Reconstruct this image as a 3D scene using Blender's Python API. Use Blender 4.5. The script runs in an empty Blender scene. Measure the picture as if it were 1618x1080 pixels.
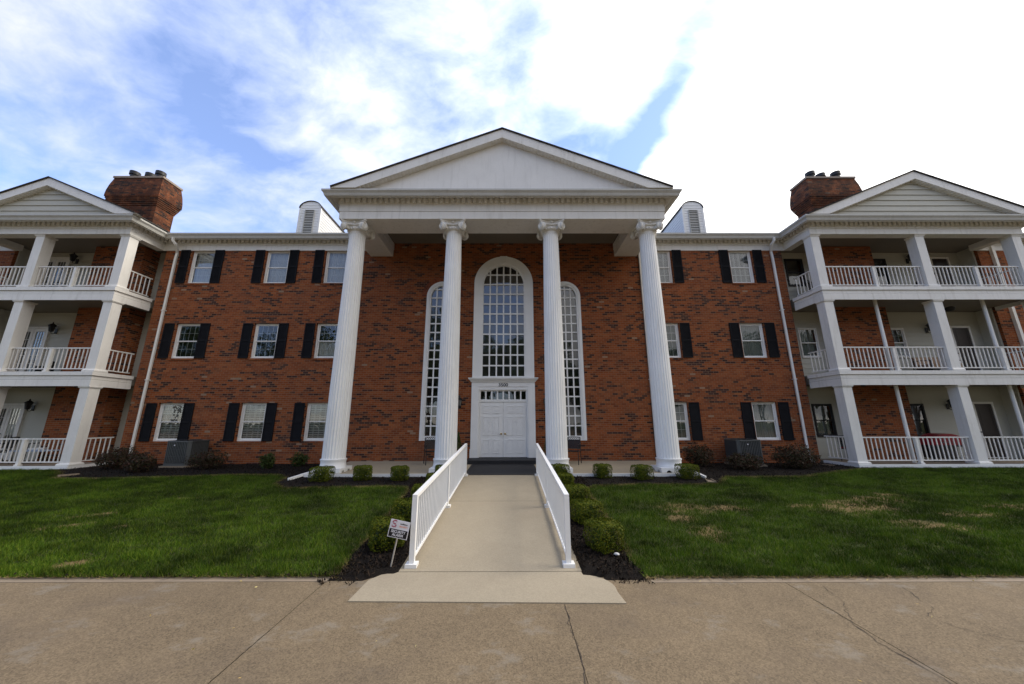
import bpy, math, random
import numpy as np
from mathutils import Matrix, Vector, Euler, noise as mnoise
random.seed(7); rng = np.random.default_rng(7)
R = math.radians; PI = math.pi
sc = bpy.context.scene; col = sc.collection

# ------------------------------------------------------------------ camera
cam = bpy.data.cameras.new('camera'); cam.lens = 12.195; cam.sensor_width = 36; cam.sensor_fit = 'HORIZONTAL'
cam.clip_start = .05; cam.clip_end = 3000
co = bpy.data.objects.new('camera', cam); col.objects.link(co); sc.camera = co
co.matrix_world = Matrix.Translation((.295, -13.44, 1.85)) @ Euler((R(90 + 12.84), 0, R(-.19)), 'XYZ').to_matrix().to_4x4() @ Matrix.Rotation(R(-.10), 4, 'Z')
sc.view_settings.view_transform = 'Standard'; sc.view_settings.look = 'None'
sc.view_settings.gamma = 1; sc.view_settings.exposure = 0.95
sc.cycles.use_denoising = True; sc.cycles.max_bounces = 8; sc.cycles.transparent_max_bounces = 12

# ------------------------------------------------------------------ node helpers
class NT:
    def __init__(s, tree): s.t = tree; tree.nodes.clear()
    def n(s, typ, ins=None, **props):
        d = s.t.nodes.new(typ)
        for k, v in props.items(): setattr(d, k, v)
        for k, v in (ins or {}).items():
            if isinstance(v, bpy.types.NodeSocket): s.t.links.new(v, d.inputs[k])
            else: d.inputs[k].default_value = v
        return d
    def m(s, op, a, b=0.0, c=0.0, clamp=False):
        d = s.n('ShaderNodeMath', {0: a, 1: b, 2: c}, operation=op); d.use_clamp = clamp; return d.outputs[0]
    def mix(s, f, a, b, blend='MIX'):
        d = s.n('ShaderNodeMix', data_type='RGBA', blend_type=blend)
        for i, v in ((0, f), (6, a), (7, b)):
            if isinstance(v, bpy.types.NodeSocket): s.t.links.new(v, d.inputs[i])
            else: d.inputs[i].default_value = v if i == 0 else (*v[:3], 1)
        return d.outputs[2]
    def ramp(s, f, stops, interp='LINEAR'):
        d = s.n('ShaderNodeValToRGB', {0: f}); r = d.color_ramp; r.interpolation = interp
        while len(r.elements) < len(stops): r.elements.new(.5)
        for e, (p, c) in zip(r.elements, stops):
            e.position = p; e.color = (c, c, c, 1) if isinstance(c, (int, float)) else (*c, 1)
        return d.outputs[0]
    def noise(s, vec, scale, detail=4, rough=.55, dist=0.0):
        d = s.n('ShaderNodeTexNoise', {'Vector': vec, 'Scale': scale, 'Detail': detail, 'Roughness': rough, 'Distortion': dist}); return d.outputs[0]
    def xyz(s, vec):
        d = s.n('ShaderNodeSeparateXYZ', {0: vec}); return d.outputs
    def comb(s, x, y, z): return s.n('ShaderNodeCombineXYZ', {0: x, 1: y, 2: z}).outputs[0]

# ------------------------------------------------------------------ sky and sun
SUN_EL, SUN_AZ = 44, 82            # azimuth clockwise from +Y (north): sun high on the right, a little behind the facade
world = bpy.data.worlds.new('World'); sc.world = world; world.use_nodes = True
T = NT(world.node_tree)
sky = T.n('ShaderNodeTexSky', sky_type='NISHITA', sun_disc=False, sun_elevation=R(SUN_EL), sun_rotation=R(SUN_AZ), air_density=1.0, dust_density=.3, ozone_density=2.2)
dr = T.n('ShaderNodeTexCoord').outputs['Generated']
dx, dy, dz = T.xyz(dr)
den = T.m('ADD', T.m('MAXIMUM', dz, 0.0), .25)
px_, py_ = T.m('DIVIDE', dx, den), T.m('DIVIDE', dy, den)
pv = T.comb(px_, py_, 0.0)
warp = T.n('ShaderNodeVectorMath', {0: pv, 1: T.n('ShaderNodeVectorMath', {0: T.n('ShaderNodeTexNoise', {'Vector': pv, 'Scale': 2.2, 'Detail': 3.0}).outputs[1], 1: (.22, .22, .0)}, operation='MULTIPLY').outputs[0]}, operation='ADD').outputs[0]
big = T.noise(warp, 3.2, 6, .54)
fine = T.noise(T.n('ShaderNodeMapping', {'Vector': warp, 'Rotation': (0, 0, .75), 'Scale': (1.0, 1.5, 1)}).outputs[0], 7.0, 9, .60)
wx, wy, _ = T.xyz(T.n('ShaderNodeVectorMath', {0: warp, 1: (.11, .11, 0)}, operation='SUBTRACT').outputs[0])
# the sky in the east is a solid bright deck; a blue lane runs through it; thin broken cloud in the west
def blob(cx, cy, rx, ry):
    a = T.m('DIVIDE', T.m('SUBTRACT', wx, cx), rx); b = T.m('DIVIDE', T.m('SUBTRACT', wy, cy), ry)
    return T.m('POWER', 2.718, T.m('MULTIPLY', T.m('ADD', T.m('MULTIPLY', a, a), T.m('MULTIPLY', b, b)), -1.0))
east = T.n('ShaderNodeMapRange', {0: wx, 1: -.15, 2: .5, 3: -.09, 4: .42}, interpolation_type='SMOOTHSTEP').outputs[0]
cov = T.m('ADD', T.m('ADD', T.m('MULTIPLY', big, .65), T.m('MULTIPLY', fine, .65)), east)
for (a, b, c, d, k) in [(.325, .86, .055, .15, -.62), (.345, .66, .045, .12, -.54), (.372, .48, .06, .10, -.36), (.25, .83, .09, .09, -.40), (.16, .76, .08, .07, -.22), (.21, .64, .05, .06, .10), (.03, .58, .05, .14, -.10), (.14, .60, .06, .10, .12), (-.72, .66, .13, .12, -.14), (-.63, .80, .09, .06, -.14), (-1.25, .75, .2, .2, -.06), (-.36, .68, .16, .12, .14), (-.36, .86, .14, .08, .16), (-.1, .53, .16, .10, .14), (-.85, .46, .25, .06, .10), (-1.0, .80, .14, .06, .10)]:
    cov = T.m('ADD', cov, T.m('MULTIPLY', blob(a, b, c, d), k))
cl = T.n('ShaderNodeMapRange', {0: cov, 1: .40, 2: .92, 3: 0.0, 4: 1.0}).outputs[0]
below = T.n('ShaderNodeMapRange', {0: dz, 1: -.02, 2: .02, 3: 0.0, 4: 1.0}).outputs[0]
cl = T.m('ADD', T.m('MULTIPLY', cl, .88), .12)
cl = T.m('MULTIPLY', cl, below)
grey = T.m('ADD', T.m('MULTIPLY', T.m('ADD', blob(1.0, .58, .055, .10), T.m('MULTIPLY', blob(1.15, .69, .07, .05), .9)), T.m('ADD', .34, T.m('MULTIPLY', fine, .38))), T.m('MULTIPLY', T.noise(warp, 3.0, 5), .1))
lum = T.n('ShaderNodeMapRange', {0: wx, 1: -.9, 2: .7, 3: .68, 4: 1.2}).outputs[0]
north = T.n('ShaderNodeMapRange', {0: dy, 1: -.5, 2: .3, 3: .70, 4: 1.0}).outputs[0]
low = T.m('ADD', 1.0, T.m('MULTIPLY', T.n('ShaderNodeMapRange', {0: dz, 1: .12, 2: .50, 3: -.6, 4: 0.0}).outputs[0], T.n('ShaderNodeMapRange', {0: dy, 1: -.3, 2: .1, 3: 1.0, 4: 0.0}).outputs[0]))
lum = T.m('MULTIPLY', T.m('MULTIPLY', T.m('SUBTRACT', lum, grey), north), low)
ccol = T.n('ShaderNodeVectorMath', {0: T.mix(cl, (.60, .74, 1.13), (1.0, .985, .98)), 1: T.comb(lum, lum, lum)}, operation='MULTIPLY').outputs[0]
bs = T.n('ShaderNodeBackground', {0: T.mix(1.0, sky.outputs[0], (.97, .96, 1.10), 'MULTIPLY'), 1: .15})
bc = T.n('ShaderNodeBackground', {0: ccol, 1: 1.0})
ms = T.n('ShaderNodeMixShader', {0: cl, 1: bs.outputs[0], 2: bc.outputs[0]})
T.n('ShaderNodeOutputWorld', {0: ms.outputs[0]})
sun = bpy.data.lights.new('sun', 'SUN'); sun.energy = 1.35; sun.angle = R(24); sun.color = (1, .93, .83)
so = bpy.data.objects.new('sun', sun); col.objects.link(so)
d = Vector((math.sin(R(SUN_AZ)) * math.cos(R(SUN_EL)), math.cos(R(SUN_AZ)) * math.cos(R(SUN_EL)), math.sin(R(SUN_EL))))
so.rotation_euler = d.to_track_quat('Z', 'Y').to_euler(); so.location = d * 60

# ------------------------------------------------------------------ materials
def newmat(name):
    m = bpy.data.materials.new(name); m.use_nodes = True; return m, NT(m.node_tree)
def finish(t, color, rough=.6, normal=None, spec=.4, metal=0.0):
    ins = {'Base Color': color if isinstance(color, bpy.types.NodeSocket) else (*color, 1), 'Roughness': rough, 'Specular IOR Level': spec, 'Metallic': metal}
    if normal is not None: ins['Normal'] = normal
    b = t.n('ShaderNodeBsdfPrincipled', ins); t.n('ShaderNodeOutputMaterial', {0: b.outputs[0]}); return b
def bump(t, h, strength=.3, dist=.01):
    return t.n('ShaderNodeBump', {'Strength': strength, 'Distance': dist, 'Height': h}).outputs[0]
def pos(t): return t.n('ShaderNodeNewGeometry').outputs['Position']
def plain(name, c, rough=.6, var=.12, scale=3.0, spec=.4, metal=0.0, bs=0.0, stain=None):
    m, t = newmat(name); p = pos(t)
    n1 = t.noise(p, scale, 5, .6); n2 = t.noise(p, scale * 14, 3, .6)
    f = t.m('ADD', t.m('MULTIPLY', n1, .7), t.m('MULTIPLY', n2, .3))
    f = t.n('ShaderNodeMapRange', {0: f, 1: .3, 2: .7, 3: 0.0, 4: 1.0}).outputs[0]
    cc = t.mix(f, [x * (1 - var) for x in c], [min(.95, x * (1 + var)) for x in c])
    if stain:
        s = t.noise(t.n('ShaderNodeMapping', {'Vector': p, 'Scale': (6, 6, .7)}).outputs[0], 1.3, 6, .65)
        cc = t.mix(t.ramp(s, [(.52, 0.0), (.75, .5)]), cc, stain)
    finish(t, cc, rough, bump(t, n2, bs, .004) if bs else None, spec, metal); return m
def island(name, cols, rough=.6, spec=.25, trans=0.0):
    """a material whose loose pieces (leaves, blades, chips) each take their own shade"""
    m, t = newmat(name); g = t.n('ShaderNodeNewGeometry')
    c = t.ramp(g.outputs['Random Per Island'], [(i / max(1, len(cols) - 1), x) for i, x in enumerate(cols)])
    n1 = t.noise(g.outputs['Position'], 1.1, 3, .5)
    c = t.mix(.5, c, t.mix(n1, (.0, .0, .0), (1, 1, 1)), 'OVERLAY') if trans == 0 else c
    b = t.n('ShaderNodeBsdfPrincipled', {'Base Color': c, 'Roughness': rough, 'Specular IOR Level': spec})
    o = b.outputs[0]
    if trans:
        tr = t.n('ShaderNodeBsdfTranslucent', {'Color': c}); o = t.n('ShaderNodeMixShader', {0: trans, 1: o, 2: tr.outputs[0]}).outputs[0]
    t.n('ShaderNodeOutputMaterial', {0: o}); return m
def brick_mat(name, sooty=0.0):
    m, t = newmat(name); g = t.n('ShaderNodeNewGeometry'); x, y, z = t.xyz(g.outputs['Position']); nx, ny, nz = t.xyz(g.outputs['Normal'])
    side = t.m('GREATER_THAN', t.m('ABSOLUTE', nx), .6)
    u = t.m('ADD', t.m('MULTIPLY', x, t.m('SUBTRACT', 1.0, side)), t.m('MULTIPLY', y, side))
    L, H = .205, .0762
    rowf = t.m('DIVIDE', z, H); row = t.m('FLOOR', rowf)
    off = t.m('MULTIPLY', t.m('MODULO', row, 2.0), .5)
    uf = t.m('ADD', t.m('DIVIDE', u, L), off); ci = t.m('FLOOR', uf)
    fu, fv = t.m('FRACT', uf), t.m('FRACT', rowf)
    mu = t.m('MULTIPLY', t.m('MINIMUM', fu, t.m('SUBTRACT', 1.0, fu)), L); mv = t.m('MULTIPLY', t.m('MINIMUM', fv, t.m('SUBTRACT', 1.0, fv)), H)
    dist = t.m('MINIMUM', mu, mv)
    mort = t.n('ShaderNodeMapRange', {0: dist, 1: .0045, 2: .0070, 3: 1.0, 4: 0.0}).outputs[0]
    idv = t.comb(ci, row, t.m('MULTIPLY', side, 7.0))
    w = t.n('ShaderNodeTexWhiteNoise', {'Vector': idv}, noise_dimensions='3D')
    r1 = w.outputs[0]; cs = t.n('ShaderNodeSeparateColor', {0: w.outputs[1]}).outputs
    base = t.ramp(r1, [(0, (.225, .056, .0165)), (.35, (.300, .083, .024)), (.6, (.180, .043, .014)), (.82, (.32, .102, .033)), (1, (.135, .032, .013))])
    # flashed (dark) bricks gather in short runs along a course
    run = t.noise(t.comb(t.m('MULTIPLY', ci, .42), t.m('MULTIPLY', row, .93), 3.7), 1.0, 2, .5)
    reg = t.noise(t.n('ShaderNodeMapping', {'Vector': g.outputs['Position'], 'Scale': (.7, .7, 1.3)}).outputs[0], 1.0, 2, .5)
    dk = t.m('ADD', t.m('ADD', t.m('MULTIPLY', run, 1.0), t.m('MULTIPLY', cs[1], .28)), t.m('MULTIPLY', reg, .55))
    dkm = t.n('ShaderNodeMapRange', {0: dk, 1: 1.0, 2: 1.06, 3: 0.0, 4: .93}).outputs[0]
    c = t.mix(dkm, base, t.mix(cs[2], (.016, .011, .012), (.055, .028, .024)))
    pale = t.m('GREATER_THAN', cs[0], .994)
    c = t.mix(t.m('MULTIPLY', pale, .6), c, (.42, .30, .20))
    grain = t.noise(g.outputs['Position'], 60, 3, .6)
    c = t.mix(t.m('MULTIPLY', grain, .35), c, t.mix(.5, c, (.1, .05, .03)))
    c = t.mix(mort, c, (.235, .145, .090))
    wth = t.noise(g.outputs['Position'], .9, 5, .6)
    c = t.mix(t.ramp(wth, [(.45, 0.0), (.8, .22)]), c, (.14, .085, .062))
    if sooty:
        so_ = t.noise(g.outputs['Position'], 3.2, 5, .65)
        c = t.mix(t.ramp(so_, [(.30, 0.0), (.52, sooty)]), c, (.016, .012, .011))
    hgt = t.m('ADD', t.m('SUBTRACT', 1.0, mort), t.m('MULTIPLY', grain, .25))
    finish(t, c, .88, bump(t, hgt, .55, .006), .15); return m
def shingles(name):
    m, t = newmat(name); p = pos(t)
    v = t.n('ShaderNodeTexVoronoi', {'Vector': t.n('ShaderNodeMapping', {'Vector': p, 'Scale': (4, 9, 9)}).outputs[0], 'Scale': 1.0}).outputs[1]
    c = t.mix(t.n('ShaderNodeSeparateColor', {0: v}).outputs[0], (.035, .033, .032), (.075, .07, .066)); finish(t, c, .95, None, .1); return m
def glass_mat():
    m, t = newmat('window_glass'); fr = t.n('ShaderNodeFresnel', {'IOR': 1.5}).outputs[0]
    wob = bump(t, t.noise(pos(t), 2.2, 2, .5), .06, .05)
    f = t.m('ADD', t.m('MULTIPLY', fr, 1.7), .03, clamp=True)
    gl = t.n('ShaderNodeBsdfGlossy', {'Color': (.95, .97, 1, 1), 'Roughness': .015, 'Normal': wob}); tr = t.n('ShaderNodeBsdfTransparent', {'Color': (.82, .85, .84, 1)})
    t.n('ShaderNodeOutputMaterial', {0: t.n('ShaderNodeMixShader', {0: f, 1: tr.outputs[0], 2: gl.outputs[0]}).outputs[0]}); return m
def concrete(name, c, grain=1.0, joints=None):
    m, t = newmat(name); p = pos(t)
    a = t.noise(p, .45, 5, .6); b = t.noise(p, 3.0, 6, .65); e = t.noise(p, 60, 4, .7)
    k = t.n('ShaderNodeTexVoronoi', {'Vector': p, 'Scale': 95.0}).outputs[1]; kk = t.n('ShaderNodeSeparateColor', {0: k}).outputs[0]
    f = t.m('ADD', t.m('ADD', t.m('MULTIPLY', a, .5), t.m('MULTIPLY', b, .35)), t.m('MULTIPLY', e, .15))
    f = t.n('ShaderNodeMapRange', {0: f, 1: .34, 2: .66, 3: 0.0, 4: 1.0}).outputs[0]
    cc = t.mix(f, [x * (1 - .22 * grain) for x in c], [x * (1 + .2 * grain) for x in c])
    cc = t.mix(.28 * grain, cc, t.mix(kk, [x * .42 for x in c], [x * 1.6 for x in c]))
    h = t.m('ADD', t.m('MULTIPLY', e, .6), t.m('MULTIPLY', kk, .4))
    return m, t, cc, p, h
M = {}
M['brick'] = brick_mat('red_brick'); M['soot_brick'] = brick_mat('weathered_brick', .68)
M['white'] = plain('white_paint', (.80, .795, .775), .45, .05, 2.0)
M['trim'] = plain('cream_trim', (.76, .74, .695), .5, .06, 1.6, stain=(.50, .475, .42))
M['column'] = plain('column_paint', (.82, .815, .795), .5, .05, 1.2, stain=(.62, .61, .57))
M['gutter'] = plain('gutter_paint', (.50, .49, .45), .45, .10, 1.3, stain=(.33, .31, .26))
M['siding'] = plain('cream_siding', (.47, .455, .385), .55, .05, 1.0)
M['stucco'] = plain('pale_stucco', (.76, .75, .725), .8, .05, 2.2, bs=.25, stain=(.58, .57, .54))
M['soffit'] = plain('soffit_shaded', (.205, .178, .145), .6, .05, 1.0)  # shade and warm bounce under the porch and balconies put into the ceiling colour
M['shutter'] = plain('black_shutter', (.011, .011, .013), .75, .25, 4.0, .12)
M['black'] = plain('black_iron', (.012, .012, .013), .45, .3, 6.0)
M['mat'] = plain('black_rubber', (.014, .014, .016), .75, .3, 9.0, bs=.3)
M['acmetal'] = plain('grey_enamel', (.075, .08, .08), .45, .12, 3.0, .5)
M['acdark'] = plain('dark_grille', (.018, .018, .019), .6, .2, 3.0)
M['brass'] = plain('brass', (.60, .42, .16), .25, .1, 4.0, .5, 1.0)
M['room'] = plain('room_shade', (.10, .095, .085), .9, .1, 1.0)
M['curtain'] = plain('white_curtain', (.74, .74, .72), .9, .05, 2.0)
M['sheer'] = plain('grey_sheer_curtain', (.36, .38, .36), .9, .12, 1.5)
M['greencurt'] = plain('green_grey_curtain', (.16, .19, .16), .9, .15, 1.5)
M['blind'] = plain('white_blind', (.74, .73, .69), .6, .03, 2.0)
M['roof'] = shingles('asphalt_shingle'); M['glass'] = glass_mat()
M['darkdoor'] = plain('dark_door', (.030, .022, .020), .4, .2, 2.0)
M['red'] = plain('red_enamel', (.26, .008, .018), .3, .1, 2.0, .5)
M['cushion'] = plain('tan_cushion', (.34, .23, .15), .95, .2, 7.0)
M['bluecloth'] = plain('pale_blue_cloth', (.34, .42, .56), .9, .15, 5.0)
M['greycap'] = plain('cap_mortar', (.30, .245, .20), .9, .15, 4.0, bs=.3)
M['capital'] = plain('capital_plaster', (.72, .70, .65), .6, .08, 6.0, bs=.25, stain=(.50, .47, .41))
M['lampglass'] = plain('lantern_glass', (.16, .155, .14), .15, .1, 5.0, .6)
M['signwhite'] = plain('sign_white', (.70, .69, .72), .35, .03, 4.0); M['signblack'] = plain('sign_black', (.010, .010, .014), .35, .1, 4.0)
M['signred'] = plain('sign_maroon', (.36, .05, .10), .4, .1, 4.0); M['signorange'] = plain('sign_orange', (.72, .26, .14), .4, .05, 4.0)
M['stake'] = plain('grey_stake', (.36, .33, .29), .6, .1, 8.0)
M['letter'] = plain('letter_black', (.012, .012, .012), .5, .1, 4.0)
M['stone'] = plain('pale_stone', (.50, .50, .50), .85, .15, 9.0, bs=.4)
M['bark'] = plain('bark', (.07, .052, .038), .95, .3, 9.0, bs=.5)
M['box_leaf'] = island('boxwood_leaf', [(.026, .050, .004), (.062, .090, .007), (.130, .142, .011), (.040, .067, .005), (.19, .18, .016)], .6, .1, .15)
M['dark_leaf'] = island('barberry_leaf', [(.030, .028, .014), (.050, .022, .016), (.025, .035, .012), (.075, .030, .020), (.035, .045, .015)], .55, .2, .15)
M['green_leaf'] = island('shrub_leaf', [(.025, .045, .010), (.045, .070, .014), (.065, .085, .018)], .55, .2, .15)
M['tree_leaf'] = island('tree_leaf', [(.03, .055, .014), (.05, .08, .02), (.07, .10, .025)], .55, .2, .25)
M['fallen'] = island('yellow_leaf', [(.55, .42, .12), (.45, .30, .10), (.60, .52, .22)], .7, .2, .1)
def grass_mat(name, a, b, c2):
    m, t = newmat(name); g = t.n('ShaderNodeNewGeometry'); p = g.outputs['Position']
    c = t.ramp(g.outputs['Random Per Island'], [(0, a), (.55, b), (1, c2)])
    n1 = t.noise(p, .8, 5, .62); n2 = t.noise(t.n('ShaderNodeMapping', {'Vector': p, 'Rotation': (0, 0, .5), 'Scale': (1, 2.2, 1)}).outputs[0], 2.6, 4, .6)
    k = t.m('ADD', t.m('MULTIPLY', n1, 1.1), t.m('MULTIPLY', n2, .9))
    k = t.n('ShaderNodeMapRange', {0: k, 1: .80, 2: 1.22, 3: .42, 4: 1.7}).outputs[0]
    c = t.n('ShaderNodeVectorMath', {0: c, 1: t.comb(k, k, k)}, operation='MULTIPLY').outputs[0]
    b_ = t.n('ShaderNodeBsdfPrincipled', {'Base Color': c, 'Roughness': .6, 'Specular IOR Level': .12})
    tr = t.n('ShaderNodeBsdfTranslucent', {'Color': c})
    t.n('ShaderNodeOutputMaterial', {0: t.n('ShaderNodeMixShader', {0: .2, 1: b_.outputs[0], 2: tr.outputs[0]}).outputs[0]}); return m
M['grass'] = grass_mat('grass_blade', (.021, .049, .003), (.046, .089, .005), (.110, .142, .014))
M['straw'] = grass_mat('straw_blade', (.20, .14, .06), (.33, .24, .11), (.12, .13, .03))
M['chip'] = island('mulch_chip', [(.008, .006, .005), (.016, .012, .009), (.040, .026, .017), (.011, .009, .007)], .9, .15, .001)

# ------------------------------------------------------------------ mesh builder
class MB:
    def __init__(s): s.v = []; s.f = []
    def add(s, vs, fs):
        b = len(s.v); s.v += [tuple(map(float, p)) for p in vs]; s.f += [tuple(b + i for i in f) for f in fs]; return s
    def box(s, x0, x1, y0, y1, z0, z1):
        return s.add([(x0, y0, z0), (x1, y0, z0), (x1, y1, z0), (x0, y1, z0), (x0, y0, z1), (x1, y0, z1), (x1, y1, z1), (x0, y1, z1)],
                     [(0, 3, 2, 1), (4, 5, 6, 7), (0, 1, 5, 4), (1, 2, 6, 5), (2, 3, 7, 6), (3, 0, 4, 7)])
    def quad(s, a, b, c, d): return s.add([a, b, c, d], [(0, 1, 2, 3)])
    def prism(s, poly, y0, y1):            # polygon in XZ (counter-clockwise from the front), extruded along Y
        n = len(poly); vs = [(x, y0, z) for x, z in poly] + [(x, y1, z) for x, z in poly]
        return s.add(vs, [tuple(range(n)), tuple(range(2 * n - 1, n - 1, -1))] + [(i, n + i, n + (i + 1) % n, (i + 1) % n) for i in range(n)])
    def slab(s, poly, z0, z1):             # polygon in XY, extruded along Z
        n = len(poly); vs = [(x, y, z0) for x, y in poly] + [(x, y, z1) for x, y in poly]
        return s.add(vs, [tuple(range(n - 1, -1, -1)), tuple(range(n, 2 * n))] + [(i, (i + 1) % n, n + (i + 1) % n, n + i) for i in range(n)])
    def lathe(s, prof, c=(0, 0), n=24, fl=None):
        vs = []; fs = []
        for r, z in prof:
            for k in range(n):
                a = 2 * PI * k / n; rr = r * (fl(a, z) if fl else 1); vs.append((c[0] + rr * math.cos(a), c[1] + rr * math.sin(a), z))
        for i in range(len(prof) - 1):
            for k in range(n): fs.append((i * n + k, i * n + (k + 1) % n, (i + 1) * n + (k + 1) % n, (i + 1) * n + k))
        fs.append(tuple(range(n - 1, -1, -1))); fs.append(tuple((len(prof) - 1) * n + k for k in range(n)))
        return s.add(vs, fs)
    def tube(s, pts, r, n=8, rot=0.0):
        pts = [Vector(p) for p in pts]; vs = []; fs = []; rs = r if isinstance(r, (list, tuple)) else [r] * len(pts)
        up = None
        for i, p in enumerate(pts):
            t = ((pts[min(i + 1, len(pts) - 1)] - p).normalized() + (p - pts[max(i - 1, 0)]).normalized())
            t = t.normalized() if t.length > 1e-6 else Vector((0, 0, 1))
            if up is None: up = Vector((0, 1, 0)) if abs(t.y) < .9 else Vector((1, 0, 0))
            a = t.cross(up).normalized(); b = a.cross(t).normalized(); up = b
            for k in range(n):
                an = 2 * PI * k / n + rot; vs.append(p + (a * math.cos(an) + b * math.sin(an)) * rs[i])
        for i in range(len(pts) - 1):
            for k in range(n): fs.append((i * n + k, i * n + (k + 1) % n, (i + 1) * n + (k + 1) % n, (i + 1) * n + k))
        fs.append(tuple(range(n - 1, -1, -1))); fs.append(tuple((len(pts) - 1) * n + k for k in range(n)))
        return s.add(vs, fs)
    def sweep(s, prof, path):              # closed profile [(outward, z)] along an XY path; outward = right of travel
        n = len(prof); vs = []; m = len(path)
        for i, p in enumerate(path):
            p = Vector(p); d0 = (p - Vector(path[i - 1])).normalized() if i else None; d1 = (Vector(path[i + 1]) - p).normalized() if i < m - 1 else None
            d0 = d0 or d1; d1 = d1 or d0
            n0 = Vector((d0.y, -d0.x)); n1 = Vector((d1.y, -d1.x)); b = (n0 + n1); b = b / (b.dot(n0))
            for o, z in prof: vs.append((p.x + b.x * o, p.y + b.y * o, z))
        fs = [(i * n + k, (i + 1) * n + k, (i + 1) * n + (k + 1) % n, i * n + (k + 1) % n) for i in range(m - 1) for k in range(n)]
        fs += [tuple(range(n)), tuple(range(m * n - 1, (m - 1) * n - 1, -1))]
        return s.add(vs, fs)
    def xf(s, mat, since=0):
        for i in range(since, len(s.v)): s.v[i] = tuple(mat @ Vector(s.v[i]))
        return s
    def build(s, name, mat, parent=None, smooth=False, loc=None, fix=True):
        me = bpy.data.meshes.new(name); me.from_pydata(s.v, [], s.f)
        if fix:
            import bmesh
            bm = bmesh.new(); bm.from_mesh(me); bmesh.ops.recalc_face_normals(bm, faces=bm.faces); bm.to_mesh(me); bm.free()
        me.materials.append(M[mat] if isinstance(mat, str) else mat)
        if smooth: me.shade_smooth(); me.set_sharp_from_angle(angle=R(40))
        o = bpy.data.objects.new(name, me); col.objects.link(o)
        if parent: o.parent = parent
        if loc: o.location = loc
        return o
def raw_mesh(name, verts, faces_n, mat, parent=None):
    """numpy verts (N,3), all faces with faces_n corners in order"""
    me = bpy.data.meshes.new(name); nv = len(verts); nf = nv // faces_n
    me.vertices.add(nv); me.vertices.foreach_set('co', verts.astype(np.float32).ravel())
    me.loops.add(nv); me.loops.foreach_set('vertex_index', np.arange(nv, dtype=np.int32))
    me.polygons.add(nf); me.polygons.foreach_set('loop_start', np.arange(0, nv, faces_n, dtype=np.int32))
    me.update(); me.validate(); me.materials.append(M[mat])
    o = bpy.data.objects.new(name, me); col.objects.link(o)
    if parent: o.parent = parent
    return o
def thing(name, label, cat, loc=(0, 0, 0), rz=0.0, group=None):
    o = bpy.data.objects.new(name, None); col.objects.link(o); o.location = loc; o.rotation_euler = (0, 0, rz); o.empty_display_size = .2
    o['label'] = label; o['category'] = cat
    if group: o['group'] = group
    return o
def tag(o, label, cat, group=None):
    o['label'] = label; o['category'] = cat
    if group: o['group'] = group
    return o
def struct(o, kind='structure'): o['kind'] = kind; return o
def copy_tree(o, parent=None):
    c = o.copy(); col.objects.link(c); c.parent = parent
    for ch in list(o.children): copy_tree(ch, c)
    return c
def text_mesh(body, size, mat, name, parent, matrix, depth=.004, bold=.0):
    cu = bpy.data.curves.new(name, 'FONT'); cu.body = body; cu.size = size; cu.align_x = 'CENTER'; cu.align_y = 'CENTER'; cu.extrude = depth; cu.offset = bold
    to = bpy.data.objects.new(name, cu); col.objects.link(to)
    dg = bpy.context.evaluated_depsgraph_get(); me = bpy.data.meshes.new_from_object(to.evaluated_get(dg))
    bpy.data.objects.remove(to); me.transform(matrix); me.materials.clear(); me.materials.append(M[mat])
    o = bpy.data.objects.new(name, me); col.objects.link(o); o.parent = parent; return o
UPRIGHT = Matrix.Rotation(R(90), 4, 'X')

# ------------------------------------------------------------------ ground
BARE = [(-7.6, -6.3, .5, .15, .6), (-7.35, -6.9, .42, .13, .5), (-6.35, -6.9, .22, .08, .4), (-5.45, -8.42, .3, .16, .6), (-6.9, -5.1, .3, .1, 0), (3.75, -5.95, .55, .42, 0), (4.6, -5.95, .5, .25, 0), (3.4, -6.6, .3, .25, .3), (3.5, -7.3, .3, .4, -.3), (7.2, -5.9, .95, .55, .2), (8.3, -5.3, .75, .3, 0), (8.9, -4.95, .45, .2, 0), (7.5, -7.0, .75, .3, -.2), (9.0, -6.4, .7, .22, 0), (10.5, -5.9, .7, .25, 0), (6.3, -5.8, .4, .2, 0)]
def gh(y): return float(min(.31, max(.02, .03 + .24 * (y + 8.6) / 5.7)))
def ghv(y): return np.clip(.03 + .24 * (y + 8.6) / 5.7, .02, .31)
LAWN_W = [(-32, -8.68), (-1.8, -8.72), (-1.85, -8.2), (-1.9, -7.4), (-1.94, -6.7), (-2.05, -5.7), (-2.15, -4.5), (-2.3, -4.1), (-2.9, -3.98), (-4.2, -4.08), (-5.4, -4.15), (-5.9, -3.65), (-6.1, -2.9), (-6.6, -2.45), (-8, -2.42), (-9.5, -2.68), (-11.5, -2.95), (-12.7, -2.9), (-13.4, -2.2), (-14.2, -1.65), (-14.6, -1.42), (-32, -1.42)]
LAWN_E = [(1.9, -8.75), (32, -8.80), (32, -1.42), (12.2, -1.42), (11.6, -1.67), (10.5, -2.06), (9.3, -2.6), (8.7, -2.86), (7.25, -2.92), (6.5, -2.85), (6.1, -3.3), (5.75, -3.75), (5.2, -3.85), (3.5, -3.82), (2.45, -3.97), (2.12, -4.3), (2.05, -5.4), (2.05, -6.1), (1.95, -7.0), (1.92, -7.7), (1.84, -8.4)]
def inside(poly, x, y):
    r = np.zeros(len(x), bool); n = len(poly)
    for i in range(n):
        x0, y0 = poly[i]; x1, y1 = poly[(i + 1) % n]
        c = (y0 > y) != (y1 > y)
        with np.errstate(divide='ignore', invalid='ignore'): r ^= c & (x < (x1 - x0) * (y - y0) / (y1 - y0 + 1e-12) + x0)
    return r
m, t, cc, p, h = concrete('driveway_concrete', (.186, .138, .083), 1.8)
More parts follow.
